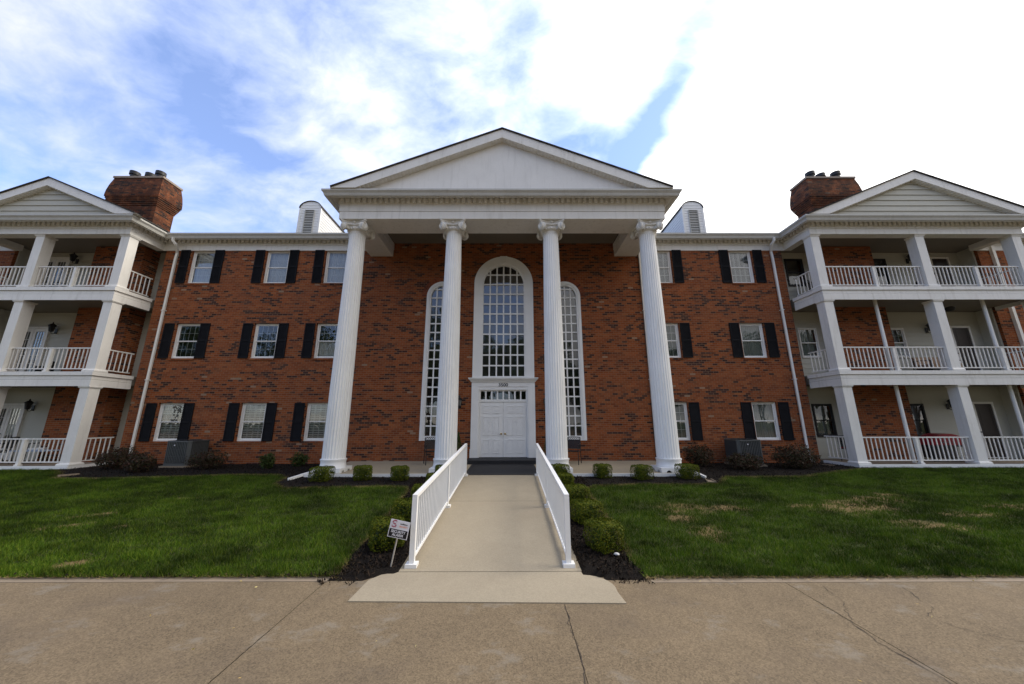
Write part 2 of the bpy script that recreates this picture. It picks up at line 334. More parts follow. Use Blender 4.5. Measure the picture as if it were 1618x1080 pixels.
pl = t.noise(t.n('ShaderNodeMapping', {'Vector': p, 'Scale': (1, 1.4, 1)}).outputs[0], 1.5, 6, .7)
cc = t.mix(t.ramp(pl, [(.56, 0.0), (.64, .55)]), cc, (.25, .215, .165))
cc = t.mix(t.ramp(t.noise(p, .8, 5, .65, .4), [(.50, 0.0), (.72, .45)]), cc, (.105, .080, .058))
finish(t, cc, .85, bump(t, h, .5, .006), .25); M['drive'] = m
m, t, cc, p, h = concrete('ramp_concrete', (.335, .282, .200), .6)
cc = t.mix(t.ramp(t.noise(p, 1.2, 5, .6), [(.5, 0.0), (.75, .3)]), cc, (.30, .24, .165))
br = t.noise(t.n('ShaderNodeMapping', {'Vector': p, 'Scale': (1.2, 40, 1)}).outputs[0], 2.0, 3, .6)
finish(t, cc, .85, bump(t, t.m('ADD', h, br), .25, .004), .25); M['ramp'] = m
m, t, cc, p, h = concrete('lawn_soil', (.055, .060, .022), 1.0); 
bare = t.noise(p, 4.5, 6, .72)
px3, py3, _ = t.xyz(p); acc = None
for cx, cy, rx, ry, an in BARE:
    u = t.m('DIVIDE', t.m('ADD', t.m('MULTIPLY', t.m('SUBTRACT', px3, cx), math.cos(an)), t.m('MULTIPLY', t.m('SUBTRACT', py3, cy), math.sin(an))), rx)
    v = t.m('DIVIDE', t.m('SUBTRACT', t.m('MULTIPLY', t.m('SUBTRACT', py3, cy), math.cos(an)), t.m('MULTIPLY', t.m('SUBTRACT', px3, cx), math.sin(an))), ry)
    d_ = t.m('SUBTRACT', 1.0, t.m('ADD', t.m('MULTIPLY', u, u), t.m('MULTIPLY', v, v))); acc = d_ if acc is None else t.m('MAXIMUM', acc, d_)
cc = t.mix(t.n('ShaderNodeMapRange', {0: t.m('ADD', acc, t.m('MULTIPLY', t.m('SUBTRACT', bare, .5), 4.5)), 1: -.3, 2: .9, 3: 0.0, 4: .85}).outputs[0], cc, (.24, .165, .08))
finish(t, cc, .95, bump(t, h, .5, .02), .1); M['soil'] = m
m, t, cc, p, h = concrete('mulch_ground', (.013, .010, .008), 1.6); finish(t, cc, .95, bump(t, t.m('ADD', h, t.noise(p, 34, 4, .7)), .9, .03), .15); M['mulch'] = m
M['edge'] = plain('edge_concrete', (.25, .195, .135), .85, .15, 3.0, bs=.3)
M['crack'] = plain('crack_dirt', (.068, .052, .038), .95, .3, 9.0)
struct(MB().quad((-400, -400, -.06), (400, -400, -.06), (400, 400, -.06), (-400, 400, -.06)).build('ground', 'soil'))
dm = MB()
DX = [-60, -1.903, -1.896, .846, .852, 3.502, 3.510, 60]
for i in range(0, 8, 2): dm.quad((DX[i], -60, 0), (DX[i + 1], -60, 0), (DX[i + 1], -8.70, 0), (DX[i], -8.70, 0))
struct(dm.build('driveway', 'drive'))
cr = MB()
for i in (1, 3, 5): cr.quad((DX[i], -60, -.006), (DX[i + 1], -60, -.006), (DX[i + 1], -8.6, -.006), (DX[i], -8.6, -.006))
def crack(pts, w):
    P = [Vector((*q, 0)) for q in pts]; out = []
    for a, b in zip(P[:-1], P[1:]):
        n = max(2, int((b - a).length / .05))
        out += [a.lerp(b, k / n) + Vector((random.gauss(0, .010), random.gauss(0, .010), 0)) for k in range(n)]
    out.append(P[-1]); L_, R_ = [], []
    for i, q in enumerate(out):
        d_ = (out[min(i + 1, len(out) - 1)] - out[max(i - 1, 0)]).normalized(); nn = Vector((d_.y, -d_.x, 0)); ww = w * random.uniform(.12, .6)
        L_.append(q + nn * ww); R_.append(q - nn * ww)
    for i in range(len(out) - 1): cr.quad((*L_[i][:2], .004), (*R_[i][:2], .004), (*R_[i + 1][:2], .004), (*L_[i + 1][:2], .004))
crack([(3.51, -9.3), (3.50, -9.67), (3.43, -10.0), (3.47, -10.4), (3.44, -10.9), (3.52, -12.5)], .011)
crack([(3.87, -8.95), (3.74, -9.36), (3.5, -9.67)], .005)
crack([(4.74, -9.0), (4.57, -9.43), (4.32, -9.6), (4.38, -9.76), (4.5, -9.89), (4.9, -10.1), (5.6, -10.2)], .006)
crack([(.85, -9.4), (.84, -9.8), (.86, -10.1), (.83, -10.5), (.85, -12)], .008)
crack([(-1.9, -9.6), (-1.9, -10.3), (-1.9, -11.5)], .004)
struct(cr.build('driveway_joints', 'crack', fix=False))
struct(MB().slab([(-60, -8.80), (-1.88, -8.80), (-1.88, -8.66), (-60, -8.64)], -.05, .005).slab([(1.95, -8.86), (60, -8.90), (60, -8.74), (1.95, -8.70)], -.05, .005).build('driveway_edge', 'edge'))
ys = [-8.6, -7, -5, -3.5, -2.0, -1.0, 2]; lm_ = MB()
for x0_, x1_, yf in ((-60, -1.6, -8.675), (1.6, 60, -8.75)):
    yy_ = [yf] + ys
    for a, b in zip(yy_[:-1], yy_[1:]): lm_.quad((x0_, a, gh(a)), (x1_, a, gh(a)), (x1_, b, gh(b)), (x0_, b, gh(b)))
struct(lm_.build('lawn', 'soil'))
# mulch beds: everything in front of the building that is neither lawn nor paving
mb = MB(); S = .08; idx = {}
gx = np.arange(-14.6, 12.4, S); gy = np.arange(-8.80, .0, S)
X, Y = np.meshgrid(gx, gy, indexing='ij'); xc, yc = (X + S / 2).ravel(), (Y + S / 2).ravel()
ok = ~(inside(LAWN_W, xc, yc) | inside(LAWN_E, xc, yc))
ok &= ~((np.abs(xc) > 1.86) & (yc < -8.66)) & ~((np.abs(xc) < .9)) & ~((np.abs(xc) < 5.3) & (yc > -2.6))
def mvert(i, j):
    if (i, j) not in idx:
        x, y = gx[0] + i * S, gy[0] + j * S; idx[(i, j)] = len(mb.v)
        z = gh(y) + .012 + .022 * (mnoise.noise(Vector((x * 2.5, y * 2.5, 3))) * .5 + .5)
        if -1.16 < x < 1.20: z = min(z, .014 + (y + 8.56) * .0633 - .03)
        if abs(x) < 5.64 and y > -2.85: z = min(z, .2)
        if y < -8.58 and abs(x) < 1.40 + (-y - 8.7) * .3: z = min(z, -.01)
        if y < -8.74: z = min(z, -.012)
        mb.v.append((x, y, z))
    return idx[(i, j)]
ny = len(gy)
for k in np.nonzero(ok)[0]:
    i, j = divmod(int(k), ny); mb.f.append((mvert(i, j), mvert(i + 1, j), mvert(i + 1, j + 1), mvert(i, j + 1)))
struct(mb.build('mulch_bed', 'mulch', smooth=True))
n = 130000
x = rng.uniform(-14.5, 12.3, n); y = -9.0 + 8.8 * rng.random(n) ** 1.0; near = rng.random(n) < .45
x[near] = rng.uniform(-2.3, 2.3, near.sum())
k = ~(inside(LAWN_W, x, y) | inside(LAWN_E, x, y)) & (np.abs(x - .02) > 1.14) & ~((np.abs(x) < 5.6) & (y > -2.9)) & (y > -8.74) & ~((np.abs(x) < 1.36) & (y < -8.55))
x, y = x[k], y[k]; xs_ = rng.uniform(1.5, 2.0, 110) * np.where(rng.random(110) < .4, -1, 1); x = np.concatenate([x, xs_]); y = np.concatenate([y, -8.76 - np.abs(rng.normal(0, .07, 110))]); n = len(x)
a = rng.uniform(0, 2 * PI, n); l = rng.uniform(.006, .020, n); w = rng.uniform(.0025, .006, n); tl = rng.normal(0, .012, n)
ux, uy = np.cos(a), np.sin(a); z = np.where(y < -8.745, .012, ghv(y) + rng.uniform(.022, .042, n))
c0 = np.stack([x, y, z], 1); du = np.stack([ux * l, uy * l, tl], 1); dw = np.stack([-uy * w, ux * w, rng.normal(0, .006, n)], 1)
struct(raw_mesh('mulch_chips', np.stack([c0 - du - dw, c0 + du - dw, c0 + du + dw, c0 - du + dw], 1).reshape(-1, 3), 4, 'chip'), 'stuff')
# grass blades, thinned where the lawn is bare
def bareness(x, y):
    b = np.zeros(len(x))
    nz = np.array([mnoise.noise(Vector((a * 3.0, c * 4.5, 0))) + .7 * mnoise.noise(Vector((a * 8, c * 13, 5))) for a, c in zip(x, y)])
    for cx, cy, rx, ry, an in BARE:
        dx_, dy_ = x - cx, y - cy; u = dx_ * math.cos(an) + dy_ * math.sin(an); v = -dx_ * math.sin(an) + dy_ * math.cos(an)
        b = np.maximum(b, .75 - ((u / rx) ** 2 + (v / ry) ** 2) * .8 + nz * 1.1)
    return np.clip(b, 0, 1)
def blades(x, y, hmin, hmax, wmin, wmax, lean):
    n = len(x); a = rng.uniform(0, 2 * PI, n); h_ = rng.uniform(hmin, hmax, n); w_ = rng.uniform(wmin, wmax, n)
    b = np.stack([x, y, ghv(y) - .005], 1); s = np.stack([np.cos(a) * w_, np.sin(a) * w_, np.zeros(n)], 1)
    tip = b + np.stack([rng.normal(0, lean, n), rng.normal(0, lean, n), h_], 1)
    return np.stack([b - s, b + s, tip], 1).reshape(-1, 3)
G, St = [], []
for poly in (LAWN_W, LAWN_E):
    sgn = -1 if poly is LAWN_W else 1
    n = 560000; y = -8.8 + 7.4 * rng.random(n) ** 1.25; x = sgn * rng.uniform(1.7, 20, n)
    ok = inside(poly, x, y) & (np.abs(x) < 6.5 + (y + 8.8) * 2.1)
    x, y = x[ok], y[ok]; sub = rng.random(len(x)); b = bareness(x, y)
    tuft = np.array([mnoise.noise(Vector((p_ * 4, q_ * 4, 9))) for p_, q_ in zip(x[::1], y[::1])])
    g = sub > b * .93
    hs = 1 + .65 * tuft[g]
    bl = blades(x[g], y[g], .032, .080, .0026, .0055, .030).reshape(-1, 3, 3); bl[:, 2, 2] = bl[:, 0, 2] + (bl[:, 2, 2] - bl[:, 0, 2]) * hs
    G.append(bl.reshape(-1, 3))
    q = (~g) | (rng.random(len(x)) < .012); St.append(blades(x[q], y[q], .008, .022, .003, .006, .03))
    # tan dead fringe along the beds
    for (ax, ay), (bx, by) in zip(poly[1 if sgn < 0 else 2:-1], poly[2 if sgn < 0 else 3:]):
        if max(abs(ax), abs(bx)) > 15: continue
        d_ = math.hypot(bx - ax, by - ay); k = int(d_ * 1800); tt = rng.random(k)
        St.append(blades(ax + (bx - ax) * tt + rng.normal(0, .045, k), ay + (by - ay) * tt + rng.normal(0, .045, k), .015, .05, .003, .006, .03))
    k = 9000; xx = sgn * rng.uniform(1.9, 16, k); St.append(blades(xx, (-8.67 if sgn < 0 else -8.745) + rng.normal(0, .03, k), .006, .022, .003, .006, .03))
struct(raw_mesh('grass', np.concatenate(G), 3, 'grass'), 'stuff')
struct(raw_mesh('dead_grass', np.concatenate(St), 3, 'straw'), 'stuff')
# ramp, apron
def rz(y): return .014 + (y + 8.56) * (.372 - .014) / (8.56 - 2.90)
rm = MB(); edges = [(-8.56, -5.555), (-5.547, -2.90)]
for a, b in edges:
    rm.add([(-1.14, a, rz(a)), (1.18, a, rz(a)), (1.18, b, rz(b)), (-1.14, b, rz(b)), (-1.14, a, -.1), (1.18, a, -.1), (1.18, b, -.1), (-1.14, b, -.1)], [(0, 1, 2, 3), (0, 4, 5, 1), (1, 5, 6, 2), (3, 2, 6, 7), (0, 3, 7, 4)])
struct(rm.build('entrance_ramp', 'ramp'))
arc = [(1.18 + .30 * math.sin(a), -8.66 - .30 * (1 - math.cos(a)) - .02 * a) for a in [R(q) for q in range(0, 91, 15)]]
apron = [(-1.42, -9.28), (1.49, -9.34), (1.47, -9.1)] + arc[::-1] + [(1.17, -8.568), (-1.13, -8.568), (-1.30, -8.64), (-1.40, -8.78)]
struct(MB().slab(apron, -.05, .011).build('ramp_apron', 'ramp'))

# ------------------------------------------------------------------ the building
B = thing('apartment_building', 'three storey red brick apartment building with white columned portico and balcony wings', 'building')
XW0, XW1 = -20.55, -14.33      # west wing
XE0, XE1 = 11.87, 20.08        # east wing
PX, PY = 5.59, -2.79           # portico half width, front face
WY = -1.33                     # wing front
FL = (.42, 3.57, 6.72)         # floor levels
WINS = [(-12.63, 'w'), (-9.50, 'w'), (-7.01, 'w'), (6.57, 'e'), (9.985, 'e')]
WZ = [(1.13, 2.55), (4.27, 5.70), (7.41, 8.90)]
ARCH = dict(cx=0, zb=3.55, zs=7.37, r=.83); SIDE = [dict(cx=-2.5, zb=1.31, zs=6.83, r=.47), dict(cx=2.5, zb=1.31, zs=6.83, r=.47)]
def wall(mb, x0, x1, z0, z1, y, holes, dep):
    xs = sorted({x0, x1, *[h[0] for h in holes], *[h[1] for h in holes]}); zs = sorted({z0, z1, *[h[2] for h in holes], *[h[3] for h in holes]})
    xs = [a for a in xs if x0 <= a <= x1]; zs = [a for a in zs if z0 <= a <= z1]
    for a, b in zip(xs[:-1], xs[1:]):
        for c, d_ in zip(zs[:-1], zs[1:]):
            mx, mz = (a + b) / 2, (c + d_) / 2
            if any(h[0] < mx < h[1] and h[2] < mz < h[3] for h in holes): continue
            mb.quad((a, y, c), (b, y, c), (b, y, d_), (a, y, d_))
    for h in holes:
        a, b, c, d_ = h[:4]
        mb.quad((a, y, c), (a, y, d_), (a, y + dep, d_), (a, y + dep, c)); mb.quad((b, y, d_), (b, y, c), (b, y + dep, c), (b, y + dep, d_))
        mb.quad((a, y, c), (a, y + dep, c), (b, y + dep, c), (b, y, c)); mb.quad((a, y, d_), (b, y, d_), (b, y + dep, d_), (a, y + dep, d_))
holes = [(cx - .485, cx + .485, a, b) for cx, _ in WINS for a, b in WZ] + [(-.95, .95, .40, 3.06)]
for A in [ARCH] + SIDE: holes.append((A['cx'] - A['r'] - .04, A['cx'] + A['r'] + .04, A['zb'] - .05, A['zs'] + A['r'] + .04))
wm = MB(); wall(wm, -14.2, 11.73, .25, 9.3, 0, holes, .16)
for A in [ARCH] + SIDE:          # spandrels above the round heads
    r = A['r'] + .04; top = A['zs'] + r
    for s in (-1, 1):
        for k_ in range(12):
            a0, a1 = PI / 2 * k_ / 12, PI / 2 * (k_ + 1) / 12
            q = [(A['cx'] + s * r, 0, top)] + [(A['cx'] + s * r * math.cos(a), 0, A['zs'] + r * math.sin(a)) for a in (a0, a1)]
            wm.add(q if s < 0 else [q[0], q[2], q[1]], [(0, 1, 2)])
# returns into the balcony recesses
for xx in (-14.2, 11.73): wm.quad((xx, 0, .2), (xx, .18, .2), (xx, .18, 9.3), (xx, 0, 9.3))
wm.build('brick_wall', 'brick', B, fix=False)
for a, b in ((-34, XW0), (XE1, 34)): MB().box(a, b, 0, .18, .2, 9.3).build('brick_wall', 'brick', B)
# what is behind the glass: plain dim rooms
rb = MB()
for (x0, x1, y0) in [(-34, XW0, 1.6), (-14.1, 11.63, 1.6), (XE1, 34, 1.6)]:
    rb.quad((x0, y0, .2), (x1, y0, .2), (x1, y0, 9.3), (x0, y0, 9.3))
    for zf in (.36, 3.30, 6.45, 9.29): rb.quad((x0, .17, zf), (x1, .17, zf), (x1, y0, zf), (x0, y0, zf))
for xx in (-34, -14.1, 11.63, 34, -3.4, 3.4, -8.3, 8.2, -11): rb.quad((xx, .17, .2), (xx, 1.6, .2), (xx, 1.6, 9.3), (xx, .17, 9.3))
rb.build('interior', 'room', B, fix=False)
# outer shell behind
MB().box(-34, 34, 12, 12.2, .2, 9.3).box(-34.2, -34, .02, 12, .2, 9.3).box(34, 34.2, .02, 12, .2, 9.3).build('rear_wall', 'brick', B)

# --- windows
def ring(mb, x0, x1, z0, z1, w, y0, y1, wb=None, wt=None):
    wb = wb or w; wt = wt or w
    mb.box(x0, x0 + w, y0, y1, z0, z1); mb.box(x1 - w, x1, y0, y1, z0, z1); mb.box(x0 + w, x1 - w, y0, y1, z0, z0 + wb); mb.box(x0 + w, x1 - w, y0, y1, z1 - wt, z1)
def shutter_mesh(w, h):
    s = MB(); fr = .045; y0, y1 = -.042, -.004
    ring(s, 0, w, 0, h, fr, y0, y1); s.box(fr, w - fr, y0, y1, h * .47, h * .47 + .06)
    for a, b in ((fr, h * .47), (h * .47 + .06, h - fr)):
        k = int((b - a) / .048)
        for i in range(k):
            zc = a + (i + .5) * (b - a) / k; s.add([(fr, -.036, zc - .024), (w - fr, -.036, zc - .024), (w - fr, -.014, zc + .024), (fr, -.014, zc + .024)], [(0, 1, 2, 3)])
    s.box(fr, w - fr, -.010, -.005, fr, h - fr); return s
def drape(x0, x1, z0, z1, y, amp=.018, per=.085):
    s = MB(); n = int((x1 - x0) / .012); vs = []
    for i in range(n + 1):
        x = x0 + (x1 - x0) * i / n; yy = y + amp * math.sin(2 * PI * x / per + .8 * math.sin(x * 9)); vs += [(x, yy, z0), (x, yy, z1)]
    return s.add(vs, [(2 * i, 2 * i + 2, 2 * i + 3, 2 * i + 1) for i in range(n)])
def window(parent, cx, z0, z1, kind, hw=.485, y=.085, shutters=True, sill=True, dark=False, wide=.07):
    x0, x1 = cx - hw + .004, cx + hw - .004; zt = z1 - .004
    f = MB(); ring(f, x0, x1, z0 + .004, zt, wide, y, y + .075, .06, .05); w = f.build('window', 'trim' if not dark else 'acdark', parent)
    zm = z0 + (zt - z0) * .5; a, b = x0 + wide, x1 - wide
    for nm, c, d_, yy in (('upper_sash', zm - .012, zt - .05, y + .030), ('lower_sash', z0 + .064, zm + .012, y + .052)):
        s = MB(); ring(s, a + .001, b - .001, c, d_, .034, yy, yy + .022)
        if 'grid' in kind:
            for i in range(1, 4): xx = a + (b - a) * i / 4; s.box(xx - .006, xx + .006, yy + .013, yy + .019, c + .034, d_ - .034)
            zc = (c + d_) / 2; s.box(a + .035, b - .035, yy + .0125, yy + .0195, zc - .006, zc + .006)
        s.build(nm, 'white' if not dark else 'acdark', w)
    g = MB()
    for c, d_, yy in ((zm, zt - .06, y + .040), (z0 + .075, zm - .001, y + .062)): g.quad((a + .01, yy, c), (b - .01, yy, c), (b - .01, yy, d_), (a + .01, yy, d_))
    g.build('pane', 'glass', w, fix=False)
    if 'blind' in kind:
        s = MB(); zz = z0 + .09
        while zz < zt - .08: s.add([(a + .01, y + .12, zz), (b - .01, y + .12, zz), (b - .01, y + .15, zz + (.036 if 'open' in kind else .026)), (a + .01, y + .15, zz + (.036 if 'open' in kind else .026))], [(0, 1, 2, 3)]); zz += .066 if 'open' in kind else .032
        for i in range(1, 4): xx = a + (b - a) * i / 4; s.box(xx - .006, xx + .006, y + .112, y + .116, z0 + .08, zt - .06)
        s.build('blind', 'blind', w, fix=False)
    for tok, mt in (('white', 'curtain'), ('sheer', 'sheer'), ('green', 'greencurt')):
        if tok in kind: drape(a - .05, b + .05, z0 + .02, zt, y + .17).build('curtain', mt, w, True, fix=False)
    if 'half' in kind: drape(a - .02, b + .02, z0 + .02, zm, y + .13, .012, .07).build('lower_curtain', 'curtain', w, True, fix=False)
    if sill: MB().box(cx - hw - .02, cx + hw + .02, -.03, .10, z0 - .075, z0 - .002).build('sill', 'brick', w)
    if shutters:
        sm = shutter_mesh(.385, zt - z0 - .01)
        s1 = sm.build('shutter', 'shutter', w, loc=(cx - hw - .045 - .385, 0, z0 + .004)); s2 = bpy.data.objects.new('shutter', s1.data); col.objects.link(s2); s2.parent = w; s2.location = (cx + hw + .03, 0, z0 + .004)
    return w
KIND = {(0, 0): 'grid blind open', (1, 0): 'grid blind open', (2, 0): 'grid blind open', (3, 0): 'grid green', (4, 0): 'sheer',
        (0, 1): 'grid', (1, 1): 'grid', (2, 1): 'grid half', (3, 1): 'grid green', (4, 1): 'sheer',
        (0, 2): 'grid white', (1, 2): 'grid white', (2, 2): 'grid white', (3, 2): 'grid blind', (4, 2): 'grid blind'}
for i, (cx, _) in enumerate(WINS):
    for j, (a, b) in enumerate(WZ): window(B, cx, a, b, KIND[(i, j)])

# --- round-headed windows of the entrance bay
def arch_pts(cx, zs, r, zb, n=28):
    return [(cx - r, zb)] + [(cx - r * math.cos(PI * k / n), zs + r * math.sin(PI * k / n)) for k in range(n + 1)] + [(cx + r, zb)]
def arch_ring(mb, cx, zs, zb, ri, ro, y0, y1):
    a, b = arch_pts(cx, zs, ri, zb), arch_pts(cx, zs, ro, zb); n = len(a)
    for i in range(n - 1):
        p = [a[i], a[i + 1], b[i + 1], b[i]]; vs = [(q[0], y0, q[1]) for q in p] + [(q[0], y1, q[1]) for q in p]
        mb.add(vs, [(0, 1, 2, 3), (0, 4, 5, 1), (3, 2, 6, 7)])
    for q, s in ((0, 1), (n - 1, -1)): mb.quad((a[q][0], y0, zb), (b[q][0], y0, zb), (b[q][0], y1, zb), (a[q][0], y1, zb))
def arch_window(A, ro, cols, dz, bar, keystone, base_h):
    cx, zs, zb, r = A['cx'], A['zs'], A['zb'], A['r']
    f = MB(); arch_ring(f, cx, zs, zb - base_h, r + .055, ro, -.05, .0); arch_ring(f, cx, zs, zb - base_h, r - .012, r + .055, -.022, .12)
    if ro - r > .3: arch_ring(f, cx, zs, zb - base_h, ro - .05, ro + .012, -.065, -.051)
    f.box(cx - r - .05, cx + r + .05, -.018, .11, zb - base_h, zb); w = f.build('arched_window', 'white', B, True)
    g = MB()
    for i in range(1, cols):
        x = cx - r + 2 * r * i / cols; g.box(x - bar / 2, x + bar / 2, .03, .06, zb, zs + math.sqrt(max(0, r * r - (x - cx) ** 2)) - .005)
    z = zb + dz
    while z < zs + r - .1:
        hw = r if z < zs else math.sqrt(r * r - (z - zs) ** 2); g.box(cx - hw + .004, cx + hw - .004, .032, .058, z - bar / 2, z + bar / 2); z += dz
    g.build('glazing_bars', 'white', w)
    pts = arch_pts(cx, zs, r, zb); p = MB(); p.add([(q[0], .07, q[1]) for q in pts], [tuple(range(len(pts)))]); p.build('pane', 'glass', w, fix=False)
    if keystone:
        k = MB(); k.prism([(-.11, zs + r + .06), (.11, zs + r + .06), (.15, zs + ro + .012), (-.15, zs + ro + .012)], -.10, -.04); k.build('keystone', 'white', w)
    else:
        k = MB(); n = 26
        for i in range(n):
            a0, a1 = PI * i / n + .012, PI * (i + 1) / n - .012; q = [(cx + rr * math.cos(a), zs + rr * math.sin(a)) for rr, a in ((ro + .004, a0), (ro + .21, a0), (ro + .21, a1), (ro + .004, a1))]
            k.prism(q, -.006, .004)
        k.build('brick_arch', M['archbrick'], w)
    return w
M['archbrick'] = island('arch_brick', [(.20, .055, .028), (.28, .085, .038), (.06, .03, .025), (.24, .07, .035)], .88, .15, .001)
arch_window(ARCH, 1.19, 6, .4235, .055, True, .065)
for A in SIDE: arch_window(A, .63, 4, .3645, .05, False, .17)

# --- entrance doorway
dw = MB()
for s in (-1, 1):
    a, b = sorted((s * .95, s * 1.215)); dw.box(a, b, -.055, 0.0, .84, 3.14); a, b = sorted((s * .94, s * 1.235)); dw.box(a, b, -.075, 0.0, .535, .84)
    a, b = sorted((s * .895, s * .952)); dw.box(a, b, -.02, .16, .535, 3.10)
dw.box(-1.215, 1.215, -.055, 0.0, 3.142, 3.325); dw.box(-.952, .952, -.035, .13, 3.02, 3.14); dw.box(-.895, .895, .02, .13, 2.565, 2.66); dw.box(-.895, .895, .03, .13, 2.975, 3.019)
dw.sweep([(0, 3.327), (.075, 3.327), (.085, 3.36), (.13, 3.40), (.16, 3.44), (.165, 3.475), (0, 3.475)], [(-1.18, 0), (-1.18, -.03), (1.18, -.03), (1.18, 0)])
for i in range(9): xx = -.895 + 1.79 * i / 8; dw.box(xx - .028, xx + .028, .028, .12, 2.66, 2.975)
D = dw.build('door_surround', 'white', B)
MB().quad((-.89, .10, 2.66), (.89, .10, 2.66), (.89, .10, 2.98), (-.89, .10, 2.98)).build('transom_pane', 'glass', D, fix=False)
text_mesh('3500', .165, 'letter', 'house_number', D, Matrix.Translation((0, -.058, 3.205)) @ UPRIGHT @ Matrix.Scale(1.12, 4, (1, 0, 0)), .003, .004)
for s in (-1, 1):
    x0, x1 = sorted((s * .004, s * .892)); dm_ = MB(); dm_.box(x0, x1, .045, .09, .545, 2.56)
    xm = (x0 + x1) / 2
    for za, zb in ((.68, 1.18), (1.34, 2.02), (2.14, 2.42)):
        for a, b in ((x0 + .12, xm - .055), (xm + .055, x1 - .12)):
            ring(dm_, a, b, za, zb, .028, .026, .046); dm_.prism([(a + .06, za + .06), (b - .06, za + .06), (b - .06, zb - .06), (a + .06, zb - .06)], .034, .046)
    do = dm_.build('door', 'white', B)
    kx = s * .075; k = MB(); k.lathe([(.012, 0), (.012, .03), (.030, .045), (.034, .06), (.026, .078), (.0, .082)], n=14); k.lathe([(.034, -.004), (.034, .004)], n=14)
    k.xf(Matrix.Translation((kx, .044, 1.385)) @ Matrix.Rotation(R(90), 4, 'X')); k.build('door_knob', 'brass', do, True)
MB().box(-1.25, 1.25, -.92, -.003, .38, .53).build('door_step', 'mat', B)

